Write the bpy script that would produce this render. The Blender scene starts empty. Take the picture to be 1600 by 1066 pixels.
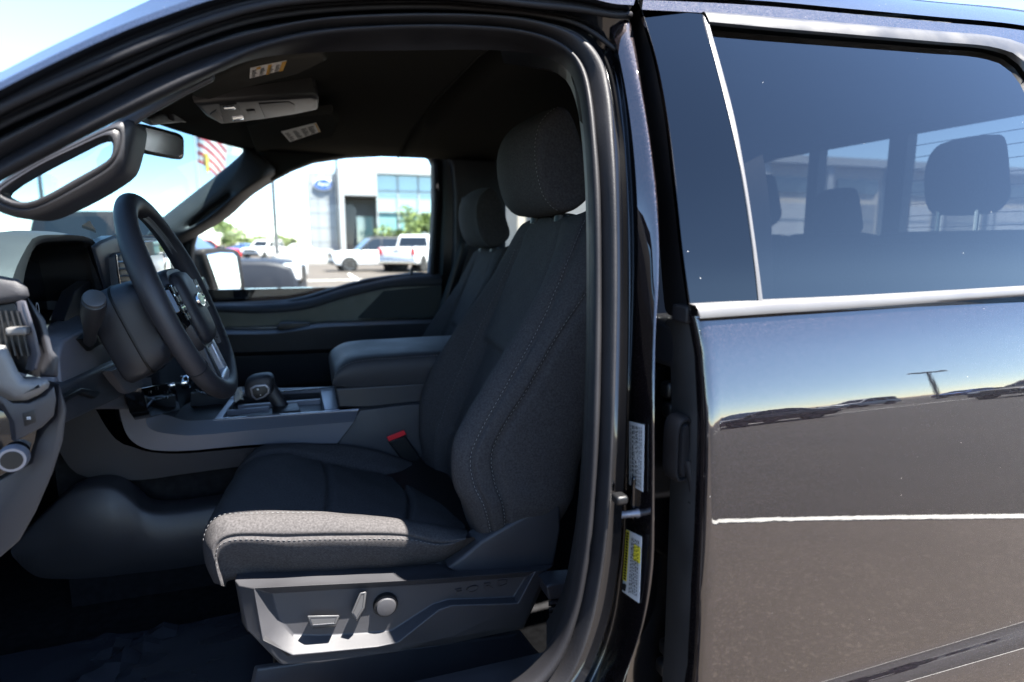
import bpy, bmesh, math, random
from mathutils import Vector, Matrix
random.seed(7)
R = math.radians
sc = bpy.context.scene
COL = sc.collection

# ------------------------------------------------------------------ camera
CAM_LOC = Vector((0.0, -0.535, 1.45))
YAW, PITCH, FPX = R(18.7), R(-9.1), 950.0
cam_d = bpy.data.cameras.new('camera')
cam_d.sensor_width = 36.0
cam_d.lens = FPX / 1600 * 36
cam_d.clip_start, cam_d.clip_end = 0.02, 3000
cam_d.dof.use_dof = True
cam_d.dof.focus_distance = 0.95
cam_d.dof.aperture_fstop = 3.4
cam = bpy.data.objects.new('camera', cam_d)
COL.objects.link(cam)
cam.location = CAM_LOC
cam.rotation_euler = (R(90) + PITCH, 0, -YAW)
sc.camera = cam

# ------------------------------------------------------------------ sky, sun, exposure
SUN_TRAVEL = Vector((-1.02, 1.0, -3.0)).normalized()
el = math.asin(-SUN_TRAVEL.z)
rot = math.atan2(-SUN_TRAVEL.x, -SUN_TRAVEL.y)
world = bpy.data.worlds.new('World')
sc.world = world
world.use_nodes = True
wn = world.node_tree
wn.nodes.clear()
sky_n = wn.nodes.new('ShaderNodeTexSky')
sky_n.sky_type = 'NISHITA'
sky_n.sun_disc = False
sky_n.sun_elevation = el
sky_n.sun_rotation = rot
sky_n.air_density = 0.75
sky_n.dust_density = 0.0
sky_n.ozone_density = 1.6
bg_n = wn.nodes.new('ShaderNodeBackground')
bg_n.inputs[1].default_value = 0.088
wo_n = wn.nodes.new('ShaderNodeOutputWorld')
wn.links.new(sky_n.outputs[0], bg_n.inputs[0])
wn.links.new(bg_n.outputs[0], wo_n.inputs[0])
sun_d = bpy.data.lights.new('sun', 'SUN')
sun_d.energy = 5.0
sun_d.angle = R(0.53)
sun_d.color = (1.0, 0.95, 0.88)
sun = bpy.data.objects.new('sun', sun_d)
COL.objects.link(sun)
sun.location = (3, -4, 12)
sun.rotation_euler = SUN_TRAVEL.to_track_quat('-Z', 'Y').to_euler()
sc.view_settings.view_transform = 'Standard'
sc.view_settings.look = 'None'
sc.view_settings.gamma = 1.0
sc.view_settings.use_curve_mapping = False
sc.view_settings.exposure = 2.75
sc.cycles.use_denoising = True
sc.cycles.max_bounces = 10
sc.cycles.diffuse_bounces = 5
sc.cycles.glossy_bounces = 5
sc.cycles.transparent_max_bounces = 16
sc.cycles.caustics_reflective = False
sc.cycles.caustics_refractive = False
sc.cycles.sample_clamp_indirect = 8.0

# ------------------------------------------------------------------ where a sight line of the survey picture meets the scene
_fw = Vector((math.sin(YAW) * math.cos(PITCH), math.cos(YAW) * math.cos(PITCH), math.sin(PITCH)))
_rt = Vector((math.cos(YAW), -math.sin(YAW), 0))
_up = _rt.cross(_fw)
def ray(x, y):
    return _fw + _rt * ((x - 800.0) / FPX) - _up * ((y - 533.0) / FPX)
def U(x, y, Y):                       # on the plane Y = const (side planes of the truck)
    d = ray(x, y); return CAM_LOC + d * ((Y - CAM_LOC.y) / d.y)
def UX(x, y, X):
    d = ray(x, y); return CAM_LOC + d * ((X - CAM_LOC.x) / d.x)
def UZ(x, y, Z):
    d = ray(x, y); return CAM_LOC + d * ((Z - CAM_LOC.z) / d.z)
def US(pts, Y):
    if isinstance(Y, (int, float)): return [U(x, y, Y) for x, y in pts]
    n = len(pts) - 1                  # Y given as (start, end) or a list
    if len(Y) == len(pts): return [U(p[0], p[1], yy) for p, yy in zip(pts, Y)]
    return [U(p[0], p[1], Y[0] + (Y[1] - Y[0]) * i / n) for i, p in enumerate(pts)]
SKIN = [(0.30, 0.03), (0.55, 0.0), (0.70, -0.030), (0.80, -0.0415), (0.86, -0.0425), (0.885, -0.0405), (0.905, -0.0365), (0.925, -0.0285), (0.932, -0.0275),
        (0.945, -0.0275), (1.00, -0.0268), (1.075, -0.0253), (1.135, -0.0225), (1.195, -0.0180), (1.240, -0.0137), (1.262, -0.01095), (1.285, -0.00665),
        (1.320, 0.0016), (1.345, 0.0085), (1.365, 0.0157), (1.38, 0.0225), (1.45, 0.038), (1.52, 0.060), (1.60, 0.095), (1.68, 0.139), (1.75, 0.182), (1.85, 0.250), (2.2, 0.50)]
_sk = []
for _i in range(len(SKIN) - 1):       # smooth the section of the body side
    _p = [SKIN[max(_i - 1, 0)], SKIN[_i], SKIN[_i + 1], SKIN[min(_i + 2, len(SKIN) - 1)]]
    for _k in range(10):
        t = _k / 10; h = _p[2][0] - _p[1][0]
        g1 = (_p[2][1] - _p[0][1]) / max(_p[2][0] - _p[0][0], 1e-6) * h; g2 = (_p[3][1] - _p[1][1]) / max(_p[3][0] - _p[1][0], 1e-6) * h
        _sk.append((_p[1][0] + h * t, _p[1][1] * (2*t**3 - 3*t*t + 1) + g1 * (t**3 - 2*t*t + t) + _p[2][1] * (-2*t**3 + 3*t*t) + g2 * (t**3 - t*t)))
_sk.append(SKIN[-1])
def skin(Z):                          # outer side of the body: bowed below the belt, leaning inwards above it
    if Z <= _sk[0][0]: return _sk[0][1]
    if Z >= _sk[-1][0]: return _sk[-1][1]
    lo, hi = 0, len(_sk) - 1
    while hi - lo > 1:
        m = (lo + hi) // 2
        if _sk[m][0] <= Z: lo = m
        else: hi = m
    a, b = _sk[lo], _sk[hi]
    return a[1] + (b[1] - a[1]) * (Z - a[0]) / (b[0] - a[0])
def UB(x, y, off=0.0):
    Y = off
    for _ in range(30):
        p = U(x, y, Y); Y = Y * 0.4 + (skin(p.z) + off) * 0.6
    return U(x, y, Y)

# ------------------------------------------------------------------ curves
def spl(pts, n, closed=False):
    """n points evenly spread along a smooth curve through pts"""
    pts = [Vector(p) for p in pts]
    m = len(pts)
    seg = []
    rng = m if closed else m - 1
    for i in range(rng):
        if closed: p0, p1, p2, p3 = pts[(i - 1) % m], pts[i], pts[(i + 1) % m], pts[(i + 2) % m]
        else:
            p1, p2 = pts[i], pts[i + 1]
            p0 = pts[i - 1] if i > 0 else p1 * 2 - p2
            p3 = pts[i + 2] if i + 2 < m else p2 * 2 - p1
        a1 = max((p2 - p1).length, 1e-9) ** .5; a0 = max((p1 - p0).length, 1e-9) ** .5; a2 = max((p3 - p2).length, 1e-9) ** .5
        m1 = ((p1 - p0) / a0 - (p2 - p0) / (a0 + a1) + (p2 - p1) / a1) * a1
        m2 = ((p2 - p1) / a1 - (p3 - p1) / (a1 + a2) + (p3 - p2) / a2) * a1
        for k in range(12):
            t = k / 12; t2 = t * t; t3 = t2 * t
            seg.append(p1 * (2 * t3 - 3 * t2 + 1) + m1 * (t3 - 2 * t2 + t) + p2 * (-2 * t3 + 3 * t2) + m2 * (t3 - t2))
    seg.append(pts[0].copy() if closed else pts[-1].copy())
    L = [0.0]
    for a, b in zip(seg, seg[1:]): L.append(L[-1] + (b - a).length)
    out = []; j = 0
    cnt = n if closed else n - 1
    for k in range(n):
        s = L[-1] * k / max(cnt, 1)
        while j < len(L) - 2 and L[j + 1] < s: j += 1
        d = L[j + 1] - L[j]
        t = (s - L[j]) / d if d > 1e-12 else 0
        out.append(seg[j].lerp(seg[j + 1], min(max(t, 0), 1)))
    return out
def lin(pts, n):
    pts = [Vector(p) for p in pts]
    L = [0.0]
    for a, b in zip(pts, pts[1:]): L.append(L[-1] + (b - a).length)
    out = []; j = 0
    for k in range(n):
        s = L[-1] * k / (n - 1)
        while j < len(L) - 2 and L[j + 1] < s: j += 1
        d = L[j + 1] - L[j]
        out.append(pts[j].lerp(pts[j + 1], min(max((s - L[j]) / d if d > 1e-12 else 0, 0), 1)))
    return out

# ------------------------------------------------------------------ objects
WORLD = {}
def par(o, p):
    if p is not None:
        o.parent = p
        o.matrix_parent_inverse = WORLD[p.name].inverted()
def empty(name, loc, parent=None):
    o = bpy.data.objects.new(name, None); COL.objects.link(o)
    o.empty_display_size = 0.2
    o.location = loc
    WORLD[o.name] = Matrix.Translation(Vector(loc))
    if parent is not None:
        par(o, parent)
    return o
def tag(o, label, cat=None, group=None, kind=None):
    if label: o['label'] = label
    if cat: o['category'] = cat
    if group: o['group'] = group
    if kind: o['kind'] = kind
    return o
def M(name, verts, faces, mat, parent=None, smooth=40, sub=0, bevel=0, seg=2, solid=0, off=0):
    me = bpy.data.meshes.new(name)
    me.from_pydata([tuple(v) for v in verts], [], faces)
    me.validate()
    bm = bmesh.new(); bm.from_mesh(me)
    if bevel or solid or sub: bmesh.ops.remove_doubles(bm, verts=bm.verts, dist=1e-5)
    bmesh.ops.recalc_face_normals(bm, faces=bm.faces)
    bm.to_mesh(me); bm.free()
    me.materials.append(MAT[mat] if isinstance(mat, str) else mat)
    if smooth:
        for p in me.polygons: p.use_smooth = True
        if smooth < 180: me.set_sharp_from_angle(angle=R(smooth))
    o = bpy.data.objects.new(name, me); COL.objects.link(o)
    WORLD[o.name] = Matrix.Identity(4)
    if solid:
        m = o.modifiers.new('thickness', 'SOLIDIFY'); m.thickness = solid; m.offset = off
    if bevel:
        m = o.modifiers.new('bevel', 'BEVEL'); m.width = bevel; m.segments = seg; m.limit_method = 'ANGLE'; m.angle_limit = R(35)
        m.harden_normals = False
    if sub:
        m = o.modifiers.new('subd', 'SUBSURF'); m.levels = sub; m.render_levels = sub
    par(o, parent)
    return o
class G:
    """collects shapes that become one mesh"""
    def __init__(s): s.v = []; s.f = []
    def add(s, v, f):
        b = len(s.v); s.v += [Vector(p) for p in v]; s.f += [tuple(i + b for i in q) for q in f]; return s
    def grid(s, rows, cu=False, cv=False):
        n, m = len(rows), len(rows[0])
        v = [p for r in rows for p in r]; f = []
        for i in range(n if cu else n - 1):
            for j in range(m if cv else m - 1):
                f.append((i * m + j, i * m + (j + 1) % m, ((i + 1) % n) * m + (j + 1) % m, ((i + 1) % n) * m + j))
        return s.add(v, f)
    def nest(s, loops, cap0=False, cap1=True):
        n = len(loops[0])
        v = [p for l in loops for p in l]; f = []
        for k in range(len(loops) - 1):
            for i in range(n): f.append((k * n + i, k * n + (i + 1) % n, (k + 1) * n + (i + 1) % n, (k + 1) * n + i))
        if cap0: f.append(tuple(range(n - 1, -1, -1)))
        if cap1: f.append(tuple((len(loops) - 1) * n + i for i in range(n)))
        return s.add(v, f)
    def prism(s, loop, vec):
        vec = Vector(vec); return s.nest([loop, [Vector(p) + vec for p in loop]], True, True)
    def box(s, c, d, rot=None):
        v = [Vector((x * d[0] / 2, y * d[1] / 2, z * d[2] / 2)) for x in (-1, 1) for y in (-1, 1) for z in (-1, 1)]
        if rot is not None: v = [rot @ p for p in v]
        v = [p + Vector(c) for p in v]
        return s.add(v, [(0, 1, 3, 2), (4, 6, 7, 5), (0, 4, 5, 1), (2, 3, 7, 6), (0, 2, 6, 4), (1, 5, 7, 3)])
    def tube(s, path, r, n=8, cap=True, closed=False, flat=1.0, upv=None):
        path = [Vector(p) for p in path]; k = len(path); rows = []
        rad = r if isinstance(r, (list, tuple)) else [r] * k
        up = Vector(upv) if upv else None
        for i in range(k):
            if closed: t = path[(i + 1) % k] - path[i - 1]
            else: t = path[min(i + 1, k - 1)] - path[max(i - 1, 0)]
            t.normalize()
            if up is None:
                up = Vector((0, 0, 1)) if abs(t.z) < .9 else Vector((1, 0, 0))
            a = t.cross(up).normalized(); b = a.cross(t).normalized()
            if not upv: up = b
            rows.append([path[i] + a * math.cos(2 * math.pi * j / n) * rad[i] * flat + b * math.sin(2 * math.pi * j / n) * rad[i] for j in range(n)])
        base = len(s.v); s.grid(rows, cu=closed, cv=True)
        if cap and not closed:
            s.f.append(tuple(base + j for j in range(n - 1, -1, -1))); s.f.append(tuple(base + (k - 1) * n + j for j in range(n)))
        return s
    def lathe(s, c, axis, prof, n=24, cap=True):
        ax = Vector(axis).normalized(); t = Vector((0, 0, 1)) if abs(ax.z) < .9 else Vector((1, 0, 0))
        a = ax.cross(t).normalized(); b = ax.cross(a)
        loops = [[Vector(c) + ax * h + (a * math.cos(2 * math.pi * j / n) + b * math.sin(2 * math.pi * j / n)) * max(r, 1e-4) for j in range(n)] for h, r in prof]
        return s.nest(loops, cap, cap)
    def build(s, name, mat, parent=None, **k): return M(name, s.v, s.f, mat, parent, **k)
def inset(loop, d, push=(0, 0, 0)):
    """loop (coplanar, about perpendicular to Y) shrunk by d metres and moved by push"""
    n = len(loop); out = []
    area = sum(loop[i].x * loop[(i + 1) % n].z - loop[(i + 1) % n].x * loop[i].z for i in range(n))
    sg = 1 if area > 0 else -1
    for i in range(n):
        a, b, c = loop[i - 1], loop[i], loop[(i + 1) % n]
        e1 = Vector((b.x - a.x, 0, b.z - a.z)); e2 = Vector((c.x - b.x, 0, c.z - b.z))
        e1 = e1.normalized() if e1.length > 1e-9 else e2.normalized()
        e2 = e2.normalized() if e2.length > 1e-9 else e1
        n1 = Vector((-e1.z, 0, e1.x)) * sg; n2 = Vector((-e2.z, 0, e2.x)) * sg
        m = n1 + n2
        m = m / max(m.length_squared / 2, 0.5) if m.length > 1e-6 else n1
        out.append(b + m * d + Vector(push))
    return out
def panel(name, px, Y, depth, mat, parent, rim=0.004, n=None, smooth=50, steps=3, **k):
    """plate whose outline is given by sight lines on the plane Y; rounded rim towards the viewer, body going back by depth"""
    loop = US(px, Y)
    if n: loop = spl(loop, n, closed=True)
    loops = [[p + Vector((0, depth, 0)) for p in loop], [p + Vector((0, rim, 0)) for p in loop]]
    for i in range(1, steps + 1):
        a = math.pi / 2 * i / steps
        loops.append(inset(loop, rim * (1 - math.cos(a)), (0, rim * (1 - math.sin(a)), 0)))
    return G().nest(loops, True, True).build(name, mat, parent, smooth=smooth, **k)
def rbox(name, c, d, mat, parent, r=0.004, rot=None, seg=3, **k):
    return G().box(c, d, rot).build(name, mat, parent, bevel=r, seg=seg, **k)
def smooth01(a, b, x):
    t = min(max((x - a) / (b - a), 0), 1); return t * t * (3 - 2 * t)
class Pad:
    """padded surface through guide curves (each runs in v, they follow each other in u)"""
    def __init__(s, guides, nv, per, closed=False, disp=None):
        s.g = [spl(g, nv) for g in guides]; s.nv = nv
        cols = [spl([g[j] for g in s.g], 0, closed) if False else None for j in range(1)]
        m = len(guides); s.nu = (m if closed else m - 1) * per + (0 if closed else 1); s.per = per; s.closed = closed
        rows = []
        for j in range(nv):
            pts = [g[j] for g in s.g]; row = []
            for i in range(m if closed else m - 1):
                if closed: p0, p1, p2, p3 = pts[i - 1], pts[i], pts[(i + 1) % m], pts[(i + 2) % m]
                else:
                    p1, p2 = pts[i], pts[i + 1]
                    p0 = pts[i - 1] if i > 0 else p1 * 2 - p2
                    p3 = pts[i + 2] if i + 2 < m else p2 * 2 - p1
                a1 = max((p2 - p1).length, 1e-7) ** .5; a0 = max((p1 - p0).length, 1e-7) ** .5; a2 = max((p3 - p2).length, 1e-7) ** .5
                m1 = ((p1 - p0) / a0 - (p2 - p0) / (a0 + a1) + (p2 - p1) / a1) * a1
                m2 = ((p2 - p1) / a1 - (p3 - p1) / (a1 + a2) + (p3 - p2) / a2) * a1
                for k in range(per):
                    t = k / per; t2 = t * t; t3 = t2 * t
                    row.append(p1 * (2 * t3 - 3 * t2 + 1) + m1 * (t3 - 2 * t2 + t) + p2 * (-2 * t3 + 3 * t2) + m2 * (t3 - t2))
            if not closed: row.append(pts[-1].copy())
            rows.append(row)
        s.rows = rows
        s.nor = s.normals(rows)
        if disp:
            new = []
            for j, row in enumerate(rows):
                new.append([p + s.nor[j][i] * disp(i / per, j / (nv - 1), p) for i, p in enumerate(row)])
            s.rows = new
    def normals(s, rows):
        out = []; n = len(rows[0])
        for j in range(len(rows)):
            a = rows[max(j - 1, 0)]; b = rows[min(j + 1, len(rows) - 1)]; r = []
            for i in range(n):
                i0, i1 = ((i - 1) % n, (i + 1) % n) if s.closed else (max(i - 1, 0), min(i + 1, n - 1))
                c = (b[i] - a[i]).cross(rows[j][i1] - rows[j][i0])
                r.append(c.normalized() if c.length > 1e-12 else Vector((0, -1, 0)))
            out.append(r)
        return out
    def at(s, u, v, lift=0.0):
        i = u * s.per; j = v * (s.nv - 1)
        i0, j0 = int(i), int(j); i1, j1 = min(i0 + 1, len(s.rows[0]) - 1), min(j0 + 1, s.nv - 1)
        if s.closed: i0 %= len(s.rows[0]); i1 = (i0 + 1) % len(s.rows[0])
        fu, fv = i - int(i), j - j0
        p = s.rows[j0][i0].lerp(s.rows[j0][i1], fu).lerp(s.rows[j1][i0].lerp(s.rows[j1][i1], fu), fv)
        return p + s.nor[j0][i0] * lift
    def build(s, name, mat, parent, caps=False, **k):
        g = G().grid(s.rows, cv=s.closed)
        if caps:
            n = len(s.rows[0]); g.f.append(tuple(range(n))); g.f.append(tuple((s.nv - 1) * n + i for i in range(n)))
        return g.build(name, mat, parent, smooth=180, **k)
def stitches(name, line, mat, parent, length=0.0038, gap=0.0034, r=0.00042):
    """a row of thread stitches along a dense line of points"""
    L = [0.0]
    for a, b in zip(line, line[1:]): L.append(L[-1] + (b - a).length)
    def at(s):
        for j in range(len(L) - 1):
            if L[j + 1] >= s:
                d = L[j + 1] - L[j]; return line[j].lerp(line[j + 1], (s - L[j]) / d if d > 0 else 0)
        return line[-1]
    g = G(); s = 0.0
    while s + length < L[-1]:
        a, b = at(s), at(s + length); d = (b - a)
        g.tube([a, a + d * .25, a + d * .75, b], [r * .5, r, r, r * .5], 5)
        s += length + gap
    o = g.build(name, mat, parent, smooth=180)
    return o
def text(name, body, loc, xdir, up, size, mat, parent, shear=0.0, extrude=0.0, align='CENTER', spacing=1.0, sx=1.0):
    cu = bpy.data.curves.new(name, 'FONT'); cu.body = body; cu.size = size; cu.shear = shear; cu.extrude = extrude
    cu.align_x = align; cu.align_y = 'CENTER'; cu.space_character = spacing; cu.resolution_u = 3
    t = bpy.data.objects.new('tmp', cu); COL.objects.link(t)
    dg = bpy.context.evaluated_depsgraph_get(); me = bpy.data.meshes.new_from_object(t.evaluated_get(dg))
    bpy.data.objects.remove(t)
    x = Vector(xdir).normalized(); z = x.cross(Vector(up)).normalized(); y = z.cross(x)
    loc = Vector(loc)
    v = [loc + x * p.co.x * sx + y * p.co.y + z * p.co.z for p in me.vertices]; f = [tuple(p.vertices) for p in me.polygons]
    return M(name, v, f, mat, parent, smooth=0)

# ------------------------------------------------------------------ materials
MAT = {}
def mat(name, col, rough=0.5, metal=0.0, bump=0.0, scale=200.0, var=0.0, vscale=8.0, coat=0.0, coat_rough=0.03, spec=0.5, sheen=0.0,
        weave=0.0, wscale=700.0, dust=0.0, coat_ior=1.5, emit=0.0):
    m = bpy.data.materials.new(name); m.use_nodes = True; MAT[name] = m
    nt = m.node_tree; b = nt.nodes['Principled BSDF']; N = nt.nodes.new; Lk = nt.links.new
    b.inputs['Base Color'].default_value = (*col, 1); b.inputs['Roughness'].default_value = rough; b.inputs['Metallic'].default_value = metal
    b.inputs['Specular IOR Level'].default_value = spec
    if coat: b.inputs['Coat Weight'].default_value = coat; b.inputs['Coat Roughness'].default_value = coat_rough; b.inputs['Coat IOR'].default_value = coat_ior
    if sheen: b.inputs['Sheen Weight'].default_value = sheen; b.inputs['Sheen Roughness'].default_value = 0.4
    if emit: b.inputs['Emission Color'].default_value = (*col, 1); b.inputs['Emission Strength'].default_value = emit
    tc = N('ShaderNodeTexCoord')
    if var:
        n = N('ShaderNodeTexNoise'); n.inputs['Scale'].default_value = vscale; n.inputs['Detail'].default_value = 6
        Lk(tc.outputs['Object'], n.inputs['Vector'])
        r = N('ShaderNodeMapRange'); r.inputs[1].default_value = .3; r.inputs[2].default_value = .7; r.inputs[3].default_value = 1 - var; r.inputs[4].default_value = 1 + var
        Lk(n.outputs['Fac'], r.inputs[0])
        x = N('ShaderNodeMix'); x.data_type = 'RGBA'; x.blend_type = 'MULTIPLY'; x.inputs[0].default_value = 1
        x.inputs[6].default_value = (*col, 1); Lk(r.outputs[0], x.inputs[7]); Lk(x.outputs[2], b.inputs['Base Color'])
        r2 = N('ShaderNodeMapRange'); r2.inputs[1].default_value = .3; r2.inputs[2].default_value = .7; r2.inputs[3].default_value = max(rough - .07, .02); r2.inputs[4].default_value = min(rough + .07, 1)
        Lk(n.outputs['Fac'], r2.inputs[0]); Lk(r2.outputs[0], b.inputs['Roughness'])
    last = None
    if bump:
        n = N('ShaderNodeTexNoise'); n.inputs['Scale'].default_value = scale; n.inputs['Detail'].default_value = 3
        Lk(tc.outputs['Object'], n.inputs['Vector'])
        bp = N('ShaderNodeBump'); bp.inputs['Strength'].default_value = bump; bp.inputs['Distance'].default_value = 0.001
        Lk(n.outputs['Fac'], bp.inputs['Height']); last = bp
    if weave:
        hs = []
        for d in ('X', 'Z'):
            w = N('ShaderNodeTexWave'); w.bands_direction = 'DIAGONAL' if d == 'X' else 'Z'; w.inputs['Scale'].default_value = wscale * (1 if d == 'Z' else .8)
            w.inputs['Distortion'].default_value = 1.2; w.inputs['Detail'].default_value = 1; Lk(tc.outputs['Object'], w.inputs['Vector']); hs.append(w)
        mx = N('ShaderNodeMath'); mx.operation = 'MULTIPLY'; Lk(hs[0].outputs['Fac'], mx.inputs[0]); Lk(hs[1].outputs['Fac'], mx.inputs[1])
        bp = N('ShaderNodeBump'); bp.inputs['Strength'].default_value = weave; bp.inputs['Distance'].default_value = 0.0008
        Lk(mx.outputs[0], bp.inputs['Height'])
        if last: Lk(last.outputs[0], bp.inputs['Normal'])
        last = bp
    if last: Lk(last.outputs[0], b.inputs['Normal'])
    if dust:
        v = N('ShaderNodeTexVoronoi'); v.inputs['Scale'].default_value = 90; Lk(tc.outputs['Object'], v.inputs['Vector'])
        l = N('ShaderNodeMath'); l.operation = 'LESS_THAN'; l.inputs[1].default_value = 0.055; Lk(v.outputs['Distance'], l.inputs[0])
        sp = N('ShaderNodeSeparateColor'); Lk(v.outputs['Color'], sp.inputs[0])
        g = N('ShaderNodeMath'); g.operation = 'GREATER_THAN'; g.inputs[1].default_value = 1 - dust; Lk(sp.outputs[0], g.inputs[0])
        mu = N('ShaderNodeMath'); mu.operation = 'MULTIPLY'; Lk(l.outputs[0], mu.inputs[0]); Lk(g.outputs[0], mu.inputs[1])
        x = N('ShaderNodeMix'); x.data_type = 'RGBA'; x.inputs[6].default_value = (*col, 1); x.inputs[7].default_value = (.5, .47, .43, 1)
        Lk(mu.outputs[0], x.inputs[0]); Lk(x.outputs[2], b.inputs['Base Color'])
        iv = N('ShaderNodeMath'); iv.operation = 'SUBTRACT'; iv.inputs[0].default_value = 1; Lk(mu.outputs[0], iv.inputs[1])
        if coat: Lk(iv.outputs[0], b.inputs['Coat Weight'])
    return m
mat('seat_cloth', (.053, .050, .0505), .9, bump=.12, scale=700, weave=.22, wscale=260, sheen=.0, spec=.08, var=.32, vscale=330)
mat('seat_cloth_ribbed', (.019, .019, .023), .9, bump=.3, scale=900, weave=.7, wscale=320, sheen=.3, spec=.25, var=.1, vscale=30)
mat('thread', (.24, .235, .23), .8)
mat('dark_thread', (.12, .12, .12), .8)
mat('grain_plastic', (.028, .028, .032), .58, bump=.25, scale=1400, var=.07, vscale=14, spec=.6)
mat('dark_plastic', (.021, .021, .025), .47, bump=.3, scale=1400, var=.08, vscale=14, spec=.6)
mat('black_plastic', (.006, .006, .0065), .42, bump=.2, scale=1200, spec=.4)
mat('gloss_black', (.006, .006, .007), .08, spec=.5, coat=.5)
mat('soft_dash', (.032, .032, .036), .55, bump=.5, scale=900, var=.08, vscale=10, spec=.4)
mat('leather', (.023, .022, .026), .52, bump=.35, scale=700, var=.08, vscale=20, spec=.5)
mat('headliner', (.060, .063, .060), 1.0, bump=.2, scale=1500, spec=.0)
mat('carpet', (.014, .014, .015), 1.0, bump=1.0, scale=600, spec=.05, var=.3, vscale=60)
mat('dash_satin', (.060, .060, .072), .40, metal=.3, bump=.06, scale=900)
mat('switch_plastic', (.060, .060, .062), .40, bump=.1, scale=900)
mat('dash_grey', (.13, .122, .135), .5, bump=.3, scale=1400, var=.07, vscale=14, spec=.5)
mat('door_cloth_lit', (.24, .235, .19), .7, bump=.3, scale=700, var=.1, vscale=20)  # olive light on the far door insert is put into this colour
mat('satin_trim', (.24, .24, .27), .36, metal=.55, bump=.06, scale=900)
mat('spoke_silver', (.50, .50, .54), .36, metal=.6)
mat('screen_pale', (.50, .55, .60), .2, emit=.10)  # pale screen face with a weak emission
mat('silver_trim', (.14, .135, .13), .48, metal=.35, bump=.05, scale=900)
mat('chrome', (.75, .75, .76), .12, metal=1.0)
mat('rubber', (.011, .0105, .012), .58, bump=.25, scale=500, var=.1, vscale=20, spec=.25)
mat('grey_rubber', (.012, .0115, .013), .58, bump=.3, scale=500, var=.15, vscale=25, spec=.3)
mat('window_trim', (.026, .025, .025), .42, bump=.1, scale=500, var=.06, vscale=20)
mat('belt_metal', (.10, .097, .097), .40, bump=.1, scale=500, var=.06, vscale=20)
mat('red_plastic', (.75, .02, .03), .35)
mat('paper', (.55, .55, .54), .6)
mat('yellow_paper', (.80, .66, .04), .6)
mat('orange_paper', (.70, .40, .06), .6)
mat('ink', (.008, .008, .008), .8, spec=.1)
mat('visor_paper', (.85, .85, .82), .6)
mat('edge_rubber_lit', (.04, .039, .039), .45, bump=.3, scale=500, var=.15, vscale=25)  # seal rubber lightened, sky light on the door edge is in its colour
mat('white_enamel', (.8, .8, .8), .4)
mat('screen_off', (.02, .022, .026), .12)
mat('blue_badge', (.02, .07, .28), .3, coat=.5)
def paint(name, col, flake, coat_ior=1.5, flake_mix=.55, rough=.38, coat_tint=None, dust=True):
    m = bpy.data.materials.new(name); m.use_nodes = True; MAT[name] = m
    nt = m.node_tree; b = nt.nodes['Principled BSDF']; N = nt.nodes.new; Lk = nt.links.new
    tc = N('ShaderNodeTexCoord')
    v = N('ShaderNodeTexVoronoi'); v.inputs['Scale'].default_value = 1300; Lk(tc.outputs['Object'], v.inputs['Vector'])
    s = N('ShaderNodeSeparateColor'); Lk(v.outputs['Color'], s.inputs[0])
    # each flake is tilted a little its own way
    cb = N('ShaderNodeVectorMath'); cb.operation = 'MULTIPLY_ADD'; cb.inputs[1].default_value = (.44, .44, .44); cb.inputs[2].default_value = (-.22, -.22, -.22)
    Lk(v.outputs['Color'], cb.inputs[0])
    ge = N('ShaderNodeNewGeometry'); ad = N('ShaderNodeVectorMath'); ad.operation = 'ADD'; Lk(ge.outputs['Normal'], ad.inputs[0]); Lk(cb.outputs[0], ad.inputs[1])
    no = N('ShaderNodeVectorMath'); no.operation = 'NORMALIZE'; Lk(ad.outputs[0], no.inputs[0])
    Lk(no.outputs[0], b.inputs['Normal'])
    rp = N('ShaderNodeValToRGB'); rp.color_ramp.elements[0].color = (*col, 1); rp.color_ramp.elements[1].color = (*flake, 1)
    rp.color_ramp.elements[0].position = .35; rp.color_ramp.elements[1].position = .95
    Lk(s.outputs[1], rp.inputs[0]); Lk(rp.outputs[0], b.inputs['Base Color'])
    b.inputs['Metallic'].default_value = flake_mix; b.inputs['Roughness'].default_value = rough; b.inputs['Specular IOR Level'].default_value = .06
    b.inputs['Coat Weight'].default_value = 1; b.inputs['Coat Roughness'].default_value = .012; b.inputs['Coat IOR'].default_value = coat_ior
    # very fine orange peel in the clear coat, and a little road dust
    n = N('ShaderNodeTexNoise'); n.inputs['Scale'].default_value = 60; n.inputs['Detail'].default_value = 2; Lk(tc.outputs['Object'], n.inputs['Vector'])
    bp = N('ShaderNodeBump'); bp.inputs['Strength'].default_value = .008; bp.inputs['Distance'].default_value = .002
    Lk(n.outputs['Fac'], bp.inputs['Height']); Lk(bp.outputs[0], b.inputs['Coat Normal'])
    if dust:
        v2 = N('ShaderNodeTexVoronoi'); v2.inputs['Scale'].default_value = 80; Lk(tc.outputs['Object'], v2.inputs['Vector'])
        l = N('ShaderNodeMath'); l.operation = 'LESS_THAN'; l.inputs[1].default_value = .035; Lk(v2.outputs['Distance'], l.inputs[0])
        s2 = N('ShaderNodeSeparateColor'); Lk(v2.outputs['Color'], s2.inputs[0])
        g = N('ShaderNodeMath'); g.operation = 'GREATER_THAN'; g.inputs[1].default_value = .9; Lk(s2.outputs[0], g.inputs[0])
        mu = N('ShaderNodeMath'); mu.operation = 'MULTIPLY'; Lk(l.outputs[0], mu.inputs[0]); Lk(g.outputs[0], mu.inputs[1])
        df = N('ShaderNodeBsdfDiffuse'); df.inputs[0].default_value = (.45, .42, .38, 1)
        mx = N('ShaderNodeMixShader'); Lk(mu.outputs[0], mx.inputs[0]); Lk(b.outputs[0], mx.inputs[1]); Lk(df.outputs[0], mx.inputs[2])
        Lk(mx.outputs[0], nt.nodes['Material Output'].inputs['Surface'])
    return m
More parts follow.
